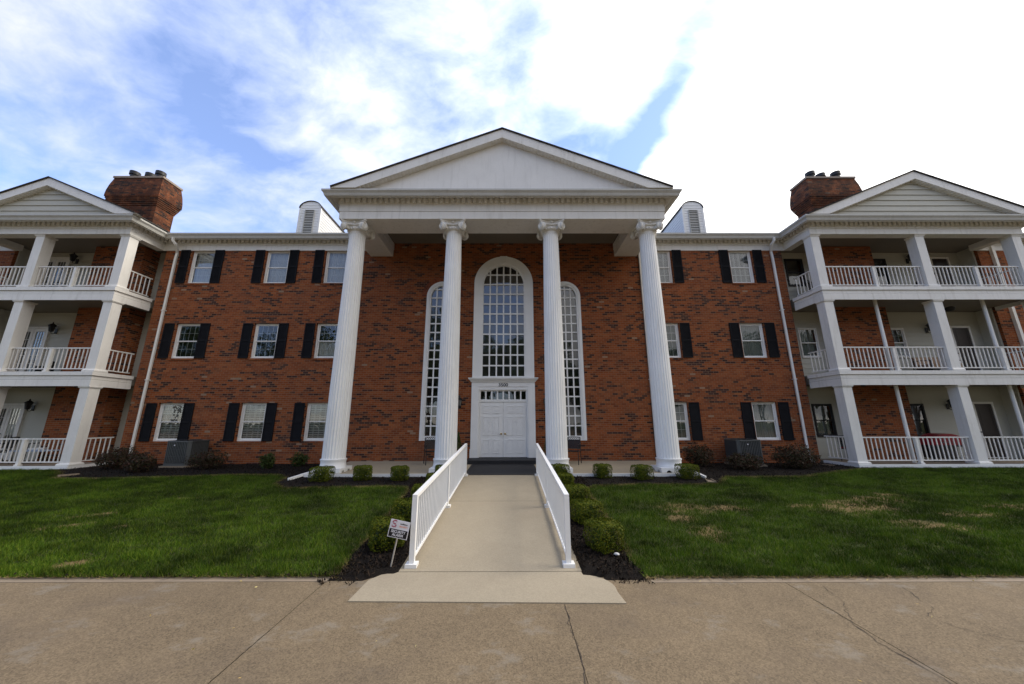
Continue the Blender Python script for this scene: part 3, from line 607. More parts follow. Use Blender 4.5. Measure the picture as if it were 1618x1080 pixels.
# --- portico
def fz(y): return .365 + (y + 2.86) * .055 / 2.86
pf = MB(); pf.add([(-5.62, -2.83, fz(-2.83)), (5.62, -2.83, fz(-2.83)), (5.62, 0, .42), (-5.62, 0, .42)], [(0, 1, 2, 3)]); P = pf.build('porch_floor', 'ramp', B)
MB().box(-5.66, 5.66, -2.87, -2.831, .12, .372).box(-5.66, -5.621, -2.83, 0, .12, .374).box(5.621, 5.66, -2.83, 0, .12, .374).build('porch_edge', 'white', P)
CXS = (-5.10, -1.70, 1.70, 5.10); CY = -2.34
def column(cx):
    z0 = .735; prof = []
    for k in range(15):
        u = k / 14; prof.append((.333 - .070 * (u ** 1.6), z0 + .06 + u * (8.17 - z0 - .06)))
    prof = [(.333, z0)] + prof + [(.268, 8.185), (.262, 8.24)]
    def fl(a, z): return 1.0 if (z < z0 + .05 or z > 8.18) else 1 - .055 * abs(math.sin(a * 12)) ** .8 if False else 1 - .058 * (1 - abs(math.cos(a * 12)) ** 1.6)
    c = MB().lathe(prof, (0, 0), 192, fl).build('column', 'column', B, True, loc=(cx, CY, 0))
    MB().lathe([(.378, .500), (.378, .53), (.362, .56), (.352, .62), (.356, .69), (.372, .715), (.372, .745), (.34, .748)], n=48).build('base', 'white', c, True)
    # plinth with round vent notches along the bottom of every side
    p = MB(); h = .405; z0_, z1_ = .372, .502; hx = [-.185, .185]; r = .075
    for q in range(4):
        top = [(-h, z1_), (-h, z0_)]
        bott = [(-h, z0_)]
        for xx in hx: bott += [(xx + r * math.cos(PI - PI * k / 8), z0_ + r * .85 * math.sin(PI * k / 8)) for k in range(9)]
        bott.append((h, z0_)); n0 = len(p.v)
        for i in range(len(bott) - 1):
            (xa, za), (xb, zb) = bott[i], bott[i + 1]
            p.add([(xa, -h, za), (xb, -h, zb), (xb, -h, z1_), (xa, -h, z1_), (xa, -h + .05, za), (xb, -h + .05, zb)], [(0, 1, 2, 3), (0, 4, 5, 1)])
        p.xf(Matrix.Rotation(q * PI / 2, 4, 'Z'), n0)
    p.quad((-h, -h, z1_), (h, -h, z1_), (h, h, z1_), (-h, h, z1_)); p.build('plinth', 'white', c, fix=False)
    MB().box(-.30, .30, -.30, .30, .37, .49).build('plinth_core', 'acdark', c)
    # capital: necking, egg band, four diagonal volutes, hollow-sided abacus
    k = MB(); k.lathe([(.262, 8.20), (.275, 8.215), (.275, 8.235), (.258, 8.245), (.262, 8.27), (.30, 8.30), (.335, 8.345), (.335, 8.37), (.30, 8.40), (.30, 8.52)], n=40)
    for e in range(20):
        a = 2 * PI * e / 20; s0 = len(k.v); k.lathe([(.004, -.032), (.022, -.02), (.027, 0), (.02, .02), (.004, .03)], n=8); k.xf(Matrix.Translation((.325 * math.cos(a), .325 * math.sin(a), 8.335)), s0)
    ab = []
    for q in range(4):
        for i in range(9):
            u = -1 + 2 * i / 8; rr = .34 + .11 * u * u; xx = u * .40
            v = Matrix.Rotation(q * PI / 2, 3, 'Z') @ Vector((xx, -rr, 0)); ab.append((v.x, v.y))
    k.slab([(x * .94, y * .94) for x, y in ab], 8.515, 8.555); k.slab(ab, 8.555, 8.604)
    for q in range(4):
        for hs in (-1, 1):
            s0 = len(k.v); k.lathe([(.132, -.05), (.140, -.04), (.140, .012), (.126, .018)], n=26)
            sp = []
            for i in range(48):
                th = i / 47 * 4.4 * PI + PI / 2; rr = .124 * (1 - i / 47 * .84); sp.append((-hs * rr * math.cos(th), rr * math.sin(th), .022))
            k.tube(sp, [.019 - .009 * i / 47 for i in range(48)], 6); k.lathe([(.026, .015), (.022, .045), (.004, .05)], n=10)
            k.xf(Matrix.Rotation(q * PI / 2, 4, 'Z') @ Matrix.Translation((hs * .335, -.375, 8.395)) @ Matrix.Rotation(R(hs * 24), 4, 'Z') @ Matrix.Rotation(R(90), 4, 'X'), s0)
        s0 = len(k.v)
        k.tube([(-.33, -.345, 8.50), (-.17, -.325, 8.478), (0, -.315, 8.47), (.17, -.325, 8.478), (.33, -.345, 8.50)], .035, 8); k.box(-.25, .25, -.30, -.2, 8.40, 8.51); k.xf(Matrix.Rotation(q * PI / 2, 4, 'Z'), s0)
        a = PI / 4 + q * PI / 2; s0 = len(k.v); k.box(-.25, .02, -.07, .07, -.06, .12); k.xf(Matrix.Translation((.43 * math.cos(a), .43 * math.sin(a), 8.395)) @ Matrix.Rotation(a, 4, 'Z'), s0)
    for q in range(4):
        s0 = len(k.v); k.lathe([(.01, -.05), (.045, -.03), (.055, 0), (.045, .03), (.01, .05)], n=10); k.xf(Matrix.Rotation(q * PI / 2, 4, 'Z') @ Matrix.Translation((0, -.335, 8.56)), s0)
    k.build('capital', 'capital', c, True)
    return c
c0_ = column(CXS[0])
for cx in CXS[1:]: c_ = copy_tree(c0_, B); c_.location.x = cx
en = MB(); en.box(-PX, PX, PY, -1.83, 8.61, 8.885); en.box(-PX - .016, PX + .016, PY - .016, -1.814, 8.893, 9.18)
for s in (-1, 1):
    a, b = sorted((s * 4.65, s * PX)); en.box(a, b, -1.829, -.002, 8.612, 8.887); a, b = sorted((s * 4.634, s * (PX + .016))); en.box(a, b, -1.813, -.001, 8.894, 9.179)
E_ = en.build('entablature', 'trim', B)
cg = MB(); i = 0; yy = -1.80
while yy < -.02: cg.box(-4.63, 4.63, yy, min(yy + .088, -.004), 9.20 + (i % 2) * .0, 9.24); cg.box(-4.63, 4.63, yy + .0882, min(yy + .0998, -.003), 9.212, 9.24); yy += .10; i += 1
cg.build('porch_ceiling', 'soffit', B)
def slope_rake(name, cx, half, z0, za, hgt, y0, y1, mat, parent, ribs=True):
    """raking boards of a gable, their vented soffit, and the shingled roof that runs back from them"""
    sl = (za - z0) / half; ins = hgt / sl; f = MB()
    f.prism([(cx - half, z0), (cx - half + ins, z0), (cx, za - hgt), (cx, za)], y0, y1); f.prism([(cx + half, z0), (cx, za), (cx, za - hgt), (cx + half - ins, z0)], y0, y1)
    if ribs:
        n = int((half - ins) / .115)
        for s in (-1, 1):
            for i in range(1, n):
                xa = ins + (half - ins) * i / n; xb = xa + .05; p = [(xa, z0 + (xa - ins) * sl - .022), (xb, z0 + (xb - ins) * sl - .022), (xb, z0 + (xb - ins) * sl + .003), (xa, z0 + (xa - ins) * sl + .003)]
                p = [(cx + s * (half - x_), z_) for x_, z_ in p]; f.prism(p, y0 + .03, y1 - .002)
    g = f.build(name, mat, parent)
    rf = MB(); t_ = .045; e = .12
    for s in (-1, 1):
        for e, ya, yb in ((-.02, y0 - .045, y0 + .2), (-.26, y0 + .2001, 7.0)):
            q = [(cx, za + .004), (cx + s * (half + e), z0 - sl * e + .004), (cx + s * (half + e), z0 - sl * e + t_), (cx, za + t_)]; rf.prism(q, ya, yb)
    rf.build('gable_roof', 'roof', parent)
    return g
PD = MB().prism([(-5.3, 9.45), (5.3, 9.45), (0, 11.62)], -3.06, -2.95).build('pediment', 'stucco', B)
slope_rake('raking_cornice', 0, 5.74, 9.455, 11.78, .34, -3.29, -3.061, 'trim', PD)
for nm, cx, half, za in (('west', -17.42, 3.66, 10.99), ('east', 15.95, 4.40, 11.30)):
    sl = (za - 9.455) / half; gm = MB(); z = 9.45; ins = .32 / sl
    while z < za - .36:       # clapboards, each leaning out over the one below
        zt = min(z + .235, za - .33); wa, wb = half - ins - (z - 9.455) / sl + .08, half - ins - (zt - 9.455) / sl + .08
        if wb <= .02: wb = .02
        gm.add([(cx - wa, -1.632, z), (cx + wa, -1.632, z), (cx + wb, -1.600, zt), (cx - wb, -1.600, zt), (cx - wa, -1.598, z), (cx + wa, -1.598, z)], [(0, 1, 2, 3), (0, 4, 5, 1)]); z += .235
    gb = gm.build('gable', 'siding', B, fix=False); MB().prism([(cx - half, 9.44), (cx + half, 9.44), (cx, za - .02)], -1.59, -1.5).build('gable_back', 'siding', gb)
    slope_rake('gable_trim', cx, half, 9.455, za, .32, -1.80, -1.57, 'trim', gb)
# continuous cornice: frieze, dentils, crown board, gutter
PATH = [(-34, 0), (XW0, 0), (XW0, WY), (XW1, WY), (XW1, 0), (-PX, 0), (-PX, PY), (PX, PY), (PX, 0), (XE0, 0), (XE0, WY), (XE1, WY), (XE1, 0), (34, 0)]
fr = MB(); FRZ = [(-.02, 8.87), (.025, 8.87), (.025, 9.10), (.045, 9.10), (.045, 9.165), (-.02, 9.165)]
fr.sweep(FRZ, PATH[0:6]); fr.sweep(FRZ, PATH[8:])
C1 = fr.build('frieze', 'trim', B)
c2 = MB().sweep([(-.02, 9.37), (.30, 9.37), (.30, 9.22), (.33, 9.22), (.335, 9.42), (-.02, 9.42)], PATH); c2.build('cornice', 'trim', B)
MB().sweep([(.338, 9.235), (.375, 9.24), (.39, 9.28), (.405, 9.33), (.44, 9.375), (.455, 9.39), (.457, 9.45), (.338, 9.45)], PATH).build('gutter', 'gutter', B)
dn = MB()
for a, b in zip(PATH[:-1], PATH[1:]):
    a, b = Vector(a), Vector(b); d_ = (b - a).normalized(); nn = Vector((d_.y, -d_.x)); Ln = (b - a).length; n = int(Ln / .19)
    for i in range(n + 1):
        p = a + d_ * (Ln * (i + .5) / (n + 1)); q = [p + nn * .02 - d_ * .053, p + nn * .105 - d_ * .053, p + nn * .105 + d_ * .053, p + nn * .02 + d_ * .053]
        dn.slab([(v.x, v.y) for v in q], 9.195, 9.345)
dn.sweep([(-.03, 9.17), (.032, 9.17), (.032, 9.365), (-.03, 9.365)], PATH); dn.build('dentil_band', 'trim', B)
# main roof
MB().add([(-35, -.42, 9.43), (35, -.42, 9.43), (35, 6, 11.7), (-35, 6, 11.7), (35, 12.6, 9.3), (-35, 12.6, 9.3)], [(0, 1, 2, 3), (3, 2, 4, 5)]).build('main_roof', 'roof', B, fix=False)
MB().quad((XW0, -1.7, 9.43), (XW1, -1.7, 9.43), (XW1, 0, 9.435), (XW0, 0, 9.435)).quad((XE0, -1.7, 9.43), (XE1, -1.7, 9.43), (XE1, 0, 9.435), (XE0, 0, 9.435)).quad((-PX, -3.2, 9.43), (PX, -3.2, 9.43), (PX, 0, 9.436), (-PX, 0, 9.436)).build('eave_deck', 'roof', B, fix=False)
# --- dormers
def dormer(cx):
    y0, y1, hw, zs, zb = 1.0, 5.0, .49, 11.56, 9.6; rise = .36
    arcp = [(hw * math.cos(a), zs + rise * math.sin(a)) for a in [PI * k / 16 for k in range(17)]]
    d_ = MB(); poly = [(hw, zb)] + arcp + [(-hw, zb)]
    d_.add([(x, y0, z) for x, z in poly], [tuple(range(len(poly)))])
    for s in (-1, 1):
        z = zb
        while z < zs - .001:
            zt = min(z + .135, zs); d_.add([(s * (hw + .016), y0, z), (s * (hw + .016), y1, z), (s * hw, y1, zt), (s * hw, y0, zt), (s * hw, y0, z), (s * hw, y1, z)], [(0, 1, 2, 3), (0, 4, 5, 1)]); z += .135
    for z_ in [9.8 + .135 * k for k in range(15)]:
        w_ = hw if z_ < zs else hw * math.sqrt(max(0, 1 - ((z_ - zs) / rise) ** 2))
        d_.add([(-w_ + .07, y0 - .018, z_), (w_ - .07, y0 - .018, z_), (w_ - .07, y0 - .003, z_ + .132), (-w_ + .07, y0 - .003, z_ + .132), (-w_ + .07, y0 - .002, z_), (w_ - .07, y0 - .002, z_)], [(0, 1, 2, 3), (0, 4, 5, 1)])
    d_.box(-hw - .018, -hw + .075, y0 - .024, y0 + .05, zb, zs); d_.box(hw - .075, hw + .018, y0 - .024, y0 + .05, zb, zs)
    o = d_.build('dormer', 'white', B, fix=False); o.location.x = cx
    r_ = MB(); out = [((hw + .032) * math.cos(a), zs + (rise + .018) * math.sin(a)) for a in [PI * k / 16 for k in range(17)]]; inn = [((hw + .018) * math.cos(a), zs + (rise + .006) * math.sin(a)) for a in [PI * k / 16 for k in range(17)]]
    for i in range(16): r_.prism([inn[i], out[i], out[i + 1], inn[i + 1]], y0 - .05, y1)
    r_.build('dormer_roof', 'roof', o)
    l = MB(); l.box(-.20, .20, y0 - .021, y0 - .019, 9.8, 11.42)
    l.build('louver_back', 'acdark', o)
    l = MB(); ring(l, -.225, .225, 9.75, 11.45, .028, y0 - .05, y0 - .020); z = 9.8
    while z < 11.4: l.add([(-.2, y0 - .045, z), (.2, y0 - .045, z), (.2, y0 - .023, z + .05), (-.2, y0 - .023, z + .05), (-.2, y0 - .04, z - .006), (.2, y0 - .04, z - .006)], [(0, 1, 2, 3), (0, 4, 5, 1)]); z += .085
    l.build('louver', 'gutter', o, fix=False)
dormer(-9.05); dormer(8.80)
# --- chimneys: breast through the balconies, corbelled stack above the roof
def chimney(x0, x1, mirror):
    c = MB(); c.box(x0, x1, 0, .655, .40, 9.06)
    y0, y1 = .0, .80; w = [(9.3, .0), (11.02, .0)]
    for k in range(6): w += [(11.02 + .076 * k, .024 * (k + 1)), (11.02 + .076 * (k + 1) - .001, .024 * (k + 1))]
    w += [(11.50, .145), (11.70, .135), (12.0, .10), (12.36, .035)]
    vs = []; fs = []
    for z, o in w: vs += [(x0 - o, y0 - o, z), (x1 + o, y0 - o, z), (x1 + o, y1 + o, z), (x0 - o, y1 + o, z)]
    for i in range(len(w) - 1):
        for k in range(4): fs.append((i * 4 + k, i * 4 + (k + 1) % 4, (i + 1) * 4 + (k + 1) % 4, (i + 1) * 4 + k))
    n_ = len(c.v); o = c.build('chimney', 'brick', B)
    s = MB(); s.add(vs, fs); s.build('chimney_stack', 'soot_brick', o)
    MB().box(x0 - .07, x1 + .07, y0 - .07, y1 + .07, 12.361, 12.45).build('chimney_cap', 'greycap', o)
    for fx in (.22, .5, .78):
        f = MB(); xx = x0 + (x1 - x0) * fx; f.lathe([(.145, 12.44), (.145, 12.72), (.185, 12.72), (.185, 12.88), (.16, 12.89), (.16, 12.80), (.0, 12.80)], (xx, .26 + .12 * (fx > .4) * (fx < .6)), 20); f.build('flue_pipe', 'black', o, True)
chimney(-17.20, -15.12, False); chimney(13.50, 15.57, True)
# --- balcony wings
def clap(mb, x0, x1, z0, z1, y, holes=()):
    z = z0
    while z < z1 - .01:
        zt = min(z + .19, z1); seg = [(x0, x1)]
        for a, b, c, d_ in holes:
            if zt > c and z < d_: seg = [s for p, q in seg for s in ((p, min(q, a)), (max(p, b), q)) if s[1] - s[0] > .01]
        for p, q in seg: mb.add([(p, y - .016, z), (q, y - .016, z), (q, y, zt), (p, y, zt), (p, y + .001, z), (q, y + .001, z)], [(0, 1, 2, 3), (0, 4, 5, 1)])
        z += .19
def french(x0, x1, zf, muntin, leafs, drapecol=None, zt=2.15):
    """white framed glazed doors in the balcony wall; leafs: 'g' glazed, 'd' dark door"""
    f = MB(); y = .63; zt = zf + zt; ring(f, x0, x1, zf + .005, zt, .07, y - .055, y + .03, .03, .08); o = f.build('french_door', 'trim', B); n = len(leafs); wl = (x1 - x0 - .14) / n
    for i, k in enumerate(leafs):
        a, b = x0 + .07 + i * wl + .006, x0 + .07 + (i + 1) * wl - .006
        if k == 'd':
            l = MB(); l.box(a, b, y - .03, y, zf + .04, zt - .085); ring(l, a + .09, b - .09, zf + .2, zf + .9, .02, y - .036, y - .029); ring(l, a + .09, b - .09, zf + 1.0, zt - .2, .02, y - .036, y - .029); l.build('door_leaf', 'darkdoor', o); continue
        l = MB(); ring(l, a, b, zf + .04, zt - .085, .11, y - .03, y + .01, .22, .12)
        if muntin:
            for q in range(1, 3): xx = a + .11 + (b - a - .22) * q / 3; l.box(xx - .008, xx + .008, y - .02, y - .008, zf + .26, zt - .205)
            for q in range(1, 5): zz = zf + .26 + (zt - .465 - zf) * q / 5; l.box(a + .111, b - .111, y - .0205, y - .0075, zz - .008, zz + .008)
        lo = l.build('door_leaf', 'trim', o)
        MB().quad((a + .10, y - .004, zf + .25), (b - .10, y - .004, zf + .25), (b - .10, y - .004, zt - .20), (a + .10, y - .004, zt - .20)).build('pane', 'glass', lo, fix=False)
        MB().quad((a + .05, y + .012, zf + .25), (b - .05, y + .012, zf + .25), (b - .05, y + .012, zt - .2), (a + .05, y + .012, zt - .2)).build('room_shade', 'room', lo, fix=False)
        if drapecol and i == n - 1: drape(a + .10, b - .10, zf + .95, zt - .2, y + .004, .003, .06).build('curtain', drapecol, lo, True, fix=False)
    k = MB(); xx = x0 + .07 + wl - .05; k.lathe([(.02, 0), (.02, .03), (.03, .05), (.0, .06)], n=10); k.xf(Matrix.Translation((xx, y - .03, zf + .98)) @ Matrix.Rotation(R(90), 4, 'X')); k.build('door_knob', 'black', o, True)
    return o
def pillar(cx, zf, zt, y=WY + .21):
    h = .165; p = MB().box(cx - h, cx + h, y - h, y + h, zf, zt).build('balcony_pillar', 'trim', B)
    MB().sweep([(0, 0), (.055, 0), (.055, .05), (.03, .085), (.0, .09)], [(-h, h), (-h, -h), (h, -h), (h, h), (-h, h)]).xf(Matrix.Translation((cx, y, zf))).build('pillar_base', 'trim', p)
    MB().sweep([(0, 0), (.02, .0), (.04, .04), (.04, .06), (0, .06)], [(-h, h), (-h, -h), (h, -h), (h, h), (-h, h)]).xf(Matrix.Translation((cx, y, zt - .062))).build('pillar_cap', 'trim', p)
def railing(a, b, zf, post=True):
    a, b = Vector(a), Vector(b); d_ = (b - a).normalized(); L = (b - a).length; r = MB()
    M_ = Matrix.Translation((a.x, a.y, zf)) @ Matrix.Rotation(math.atan2(d_.y, d_.x), 4, 'Z')
    r.box(0, L, -.026, .026, .845, .885); r.box(0, L, -.016, .016, .10, .135); n = max(2, round(L / .15))
    for i in range(n):
        x = L * (i + .5) / n
        if post and abs(x - L / 2) < .06: continue
        r.box(x - .0125, x + .0125, -.0125, .0125, .135, .845)
    o = r.xf(M_).build('balcony_railing', 'trim', B)
    if post:
        q = MB().box(L / 2 - .045, L / 2 + .045, -.075, .014, 0, .835); q.box(L / 2 - .055, L / 2 + .055, -.085, .024, .836, .855); q.box(L / 2 - .065, L / 2 + .065, -.095, .034, .001, .045); q.xf(M_).build('railing_post', 'trim', o)
SLAB = [(.0, 0), (.03, 0), (.03, .235), (.0, .235), (.0, .245), (.018, .245), (.018, .365), (.0, .365), (.0, .375), (.06, .375), (.06, .505), (.0, .505)]
def wing(x0, x1, west):
    y = WY; path = [(x0, .0), (x0, y), (x1, y), (x1, .0)]; inner = [(x0 + .02, .66), (x0 + .02, y + .02), (x1 - .02, y + .02), (x1 - .02, .66)]
    for j, zf in enumerate(FL):
        if j:
            zb = zf - .51; s = MB().sweep([(o - .03, z + zb + .0) for o, z in SLAB], path); f_ = s.build('balcony_floor', 'trim', B)
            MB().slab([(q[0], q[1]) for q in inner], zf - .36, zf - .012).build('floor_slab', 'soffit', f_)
        else:
            f_ = MB().slab([(q[0], q[1]) for q in inner], .15, zf - .012).build('balcony_floor', 'edge', B)
            MB().sweep([(-.05, .16), (.03, .16), (.03, .425), (-.05, .425)], path).build('floor_edge', 'white', f_)
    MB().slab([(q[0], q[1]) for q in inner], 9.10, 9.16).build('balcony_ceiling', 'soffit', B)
    MB().sweep([(-.30, 8.872), (-.021, 8.872), (-.021, 9.11), (-.30, 9.11)], path).build('balcony_beam', 'trim', B)
    px = [x0 + .19, (-17.78 if west else 16.12), x1 - .19]
    for j, zf in enumerate(FL):
        zt = 8.87 if j == 2 else FL[j + 1] - .51
        for q in px: pillar(q, zf, zt)
        ry = WY + .16
        for a, b in zip(px[:-1], px[1:]): railing((a + .166, ry), (b - .166, ry), zf)
        for q in (px[0], px[2]):
            railing((q, WY + .38), (q, -.0), zf, False)
        # siding wall at the back
        s = MB(); s2_ = MB(); top = 9.10 if j == 2 else FL[j + 1] - .37
        if west:
            door = (-20.2, -18.93); clap(s, XW0, -17.2, zf - .01, top, .65, [(door[0], door[1], zf, zf + 2.15)]); clap(s2_, -15.12, -14.15, zf - .01, top, .65)
            s.box(-18.02, -17.93, .60, .632, zf, zf + 2.1)
        else:
            hs = [(12.33, 13.12, zf + .80, zf + 2.08), (15.9, 16.80, zf + .80, zf + 2.08), (18.12, 19.58, zf, zf + 2.15)]
            clap(s2_, 11.68, 13.5, zf - .01, top, .65, hs); clap(s, 15.57, XE1, zf - .01, top, .65, hs)
        for xx in ((XW0, -14.2) if west else (11.73, XE1)):     # white returns beside the recess
            e = .012 if xx in (XW0, 11.73) else -.012; s_ = s2_ if xx in (-14.2, 11.73) else s; s_.quad((xx + e, .19, zf), (xx + e, .65, zf), (xx + e, .65, top), (xx + e, .19, top))
            a_, b_ = sorted((xx + e * .5, xx + e * 6)); s_.box(a_, b_, .10, .19, zf, top)
        for (a_, b_, c_, d_) in ([(door[0], door[1], zf, zf + 2.15)] if west else hs):
            q_ = s2_ if a_ < 13 and not west else s; q_.quad((a_ - .02, .655, d_ - .01), (b_ + .02, .655, d_ - .01), (b_ + .02, .655, d_ + .21), (a_ - .02, .655, d_ + .21))
            if c_ > zf + .1: q_.quad((a_ - .02, .655, c_ - .21), (b_ + .02, .655, c_ - .21), (b_ + .02, .655, c_ + .01), (a_ - .02, .655, c_ + .01))
        s.build('siding_wall', 'siding', B, fix=False); s2_.build('siding_wall', 'siding', B, fix=False)
        if west: french(door[0], door[1], zf, True, 'gg', 'curtain' if j == 0 else 'bluecloth' if j == 1 else None)
        else:
            window(B, 12.725, zf + .80, zf + 2.08, ['green', 'sheer', ''][j], .395, .60, False, False, j != 1, .05)
            window(B, 16.35, zf + .80, zf + 2.08, ['', 'grid half', ''][j], .45, .60, False, False, j != 1, .06)
            rs = MB()
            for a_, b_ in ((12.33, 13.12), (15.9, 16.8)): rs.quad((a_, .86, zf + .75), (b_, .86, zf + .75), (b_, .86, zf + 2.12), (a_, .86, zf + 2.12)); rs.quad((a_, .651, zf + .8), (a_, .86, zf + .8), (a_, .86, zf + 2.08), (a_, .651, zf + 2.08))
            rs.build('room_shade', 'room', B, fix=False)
            french(18.12, 19.58, zf, False, 'gd')
            if j < 2:
                for xx in (14.15, 18.25): MB().lathe([(.055, zf), (.055, (FL[j + 1] - .36))], (xx, -.95), 14).build('steel_post', 'trim', B, True)
wing(XW0, XW1, True); wing(XE0, XE1, False)
# --- downspouts
def spout(pts, r=.052, nm='downspout', mat='trim'):
    o = MB().tube(pts, r, 4, PI / 4).build(nm, mat, B)
    for z in (6.2, 3.4):
        if pts[0][2] > 8: x = pts[-2][0]; MB().box(x - .062, x + .062, pts[-2][1] - .052, pts[-2][1] + .06, z, z + .03).build('strap', mat, o)
spout([(-13.62, -.40, 9.26), (-13.62, -.40, 9.12), (-13.52, -.34, 8.98), (-13.66, -.07, 8.74), (-13.68, -.07, 8.5), (-13.68, -.07, .55), (-13.68, -.22, .38)])
spout([(11.20, -.40, 9.26), (11.20, -.40, 9.12), (11.15, -.30, 9.0), (11.25, -.07, 8.78), (11.27, -.07, 8.5), (11.27, -.07, .55), (11.27, -.28, .38)])
for s in (-1, 1):
    xd = 5.69 if s > 0 else -6.2; spout([(xd, -.07, 9.0), (xd, -.07, .62), (xd, -.22, .48)])
    spout([(s * 5.70, -2.3, .37), (s * 5.70, -2.85, .35), (s * (5.75 if s > 0 else 5.80), -3.1 if s > 0 else -3.26, .305), (s * (5.76 if s > 0 else 5.83), -3.12 if s > 0 else -3.30, .30)], .045, 'drain_spout', 'white')
MB().add([(20.6, -.10, .3), (20.72, -.10, .3), (20.72, -.0, .3), (20.6, 0, .3), (20.6, -.10, 9.2), (20.72, -.10, 9.2), (20.72, 0, 9.2), (20.6, 0, 9.2)], [(0, 1, 5, 4), (1, 2, 6, 5), (3, 0, 4, 7), (4, 5, 6, 7)]).build('downspout', 'trim', B)

# ------------------------------------------------------------------ ramp railings
def ramp_railing(x, label):
    o = thing('ramp_railing', label, 'railing', (x, -8.42, rz(-8.42)), 0, 'white metal railings along the ramp'); y0, y1 = -8.42, -3.12
    g = lambda y: rz(y) - rz(y0); Y = lambda y: y - y0
    def bar(za, zb, w, nm):
        v = []
        for y in (y0 - .03, y1 + .03): v += [(-w, Y(y), g(y) + za), (w, Y(y), g(y) + za), (w, Y(y), g(y) + zb), (-w, Y(y), g(y) + zb)]
        MB().add(v, [(0, 1, 2, 3), (4, 7, 6, 5), (0, 4, 5, 1), (1, 5, 6, 2), (2, 6, 7, 3), (3, 7, 4, 0)]).build(nm, 'white', o)
    bar(.825, .868, .032, 'top_rail'); bar(.075, .108, .020, 'bottom_rail')
    py = (y0, -5.95, y1)
    for y in py:
        p = MB().box(-.033, .033, Y(y) - .033, Y(y) + .033, g(y), g(y) + .825).build('post', 'white', o)
        MB().box(-.075, .075, Y(y) - .065, Y(y) + .065, g(y) - .006, g(y) + .04).build('post_base', 'white', p)
    n = 50; me = None
    for i in range(1, n):
        y = y0 + (y1 - y0) * i / n
        if min(abs(y - q) for q in py) < .05: continue
        if me is None: b = MB().box(-.0095, .0095, -.0095, .0095, .10, .828).build('baluster', 'white', o); me = b.data
        else: b = bpy.data.objects.new('baluster', me); col.objects.link(b); b.parent = o
        b.location = (0, Y(y), g(y))
ramp_railing(-.99, 'white metal railing on the sign side of the concrete ramp, left of the path')
ramp_railing(1.04, 'white metal railing on the right edge of the concrete ramp, away from the sign')

# ------------------------------------------------------------------ entrance things
mt = MB(); mt.add([(-1.04, -3.05, rz(-3.05) + .012), (1.08, -3.05, rz(-3.05) + .012), (1.08, -2.88, fz(-2.88) + .014), (-1.04, -2.88, fz(-2.88) + .014), (1.08, -.93, fz(-.93) + .014), (-1.04, -.93, fz(-.93) + .014), (-1.04, -3.05, rz(-3.05)), (1.08, -3.05, rz(-3.05))], [(0, 1, 2, 3), (3, 2, 4, 5), (6, 7, 1, 0)])
tag(mt.build('entrance_mat', 'mat', fix=False), 'wide black rubber mat lying between the railings before the white doors', 'mat')
def lantern(loc, rzz, label, group, s=1.0):
    o = thing('wall_lantern', label, 'lantern', loc, rzz, group)
    b = MB(); b.box(-.05 * s, .05 * s, -.018, 0, -.10 * s, .10 * s); b.tube([(0, -.015, -.05 * s), (0, -.07 * s, -.12 * s), (0, -.13 * s, -.11 * s), (0, -.15 * s, -.04 * s)], .010 * s, 6); b.build('bracket', 'black', o)
    c = MB()
    for k in range(6):
        a = 2 * PI * k / 6; c.tube([(.062 * s * math.cos(a), -.15 * s + .062 * s * math.sin(a), -.03 * s), (.092 * s * math.cos(a), -.15 * s + .092 * s * math.sin(a), .17 * s)], .007 * s, 4)
    c.lathe([(.03 * s, -.06 * s), (.068 * s, -.035 * s), (.068 * s, -.022 * s)], (0, -.15 * s), 6); c.build('cage', 'black', o)
    MB().lathe([(.054 * s, -.02 * s), (.082 * s, .165 * s)], (0, -.15 * s), 6).build('glass', 'lampglass' if 'entrance' in group else 'acdark', o)
    MB().lathe([(.115 * s, .165 * s), (.115 * s, .18 * s), (.06 * s, .235 * s), (.022 * s, .26 * s), (.022 * s, .285 * s), (.012 * s, .30 * s), (.002, .33 * s)], (0, -.15 * s), 12).build('hood', 'black', o, True)
    return o
lantern((-1.66, 0, 2.44), 0, 'black wall lantern on the brick left of the white entrance doors', 'lanterns beside the entrance', 1.15)
lantern((1.64, 0, 2.44), 0, 'black wall lantern on the brick right of the white entrance doors', 'lanterns beside the entrance', 1.15)
FN = ('ground floor', 'middle', 'top')
for j, zf in enumerate(FL):
    for xx, w_ in ((-18.68, 'left'), (17.78, 'right')):
        lantern((xx, .633, zf + 1.97), 0, 'black wall lantern on white siding of the %s balcony in the %s wing' % (FN[j], w_), 'lanterns on the balcony walls', 1.1)
cl_ = MB(); cl_.lathe([(.02, .10), (.10, .10), (.15, .05), (.14, .0), (.11, -.05), (.03, -.07), (.0, -.07)], n=16); o = cl_.build('ceiling_lamp', 'black', smooth=True, loc=(17.6, -.45, 6.11)); tag(o, 'dark round lamp under the ceiling of the middle balcony in the right wing', 'lamp')
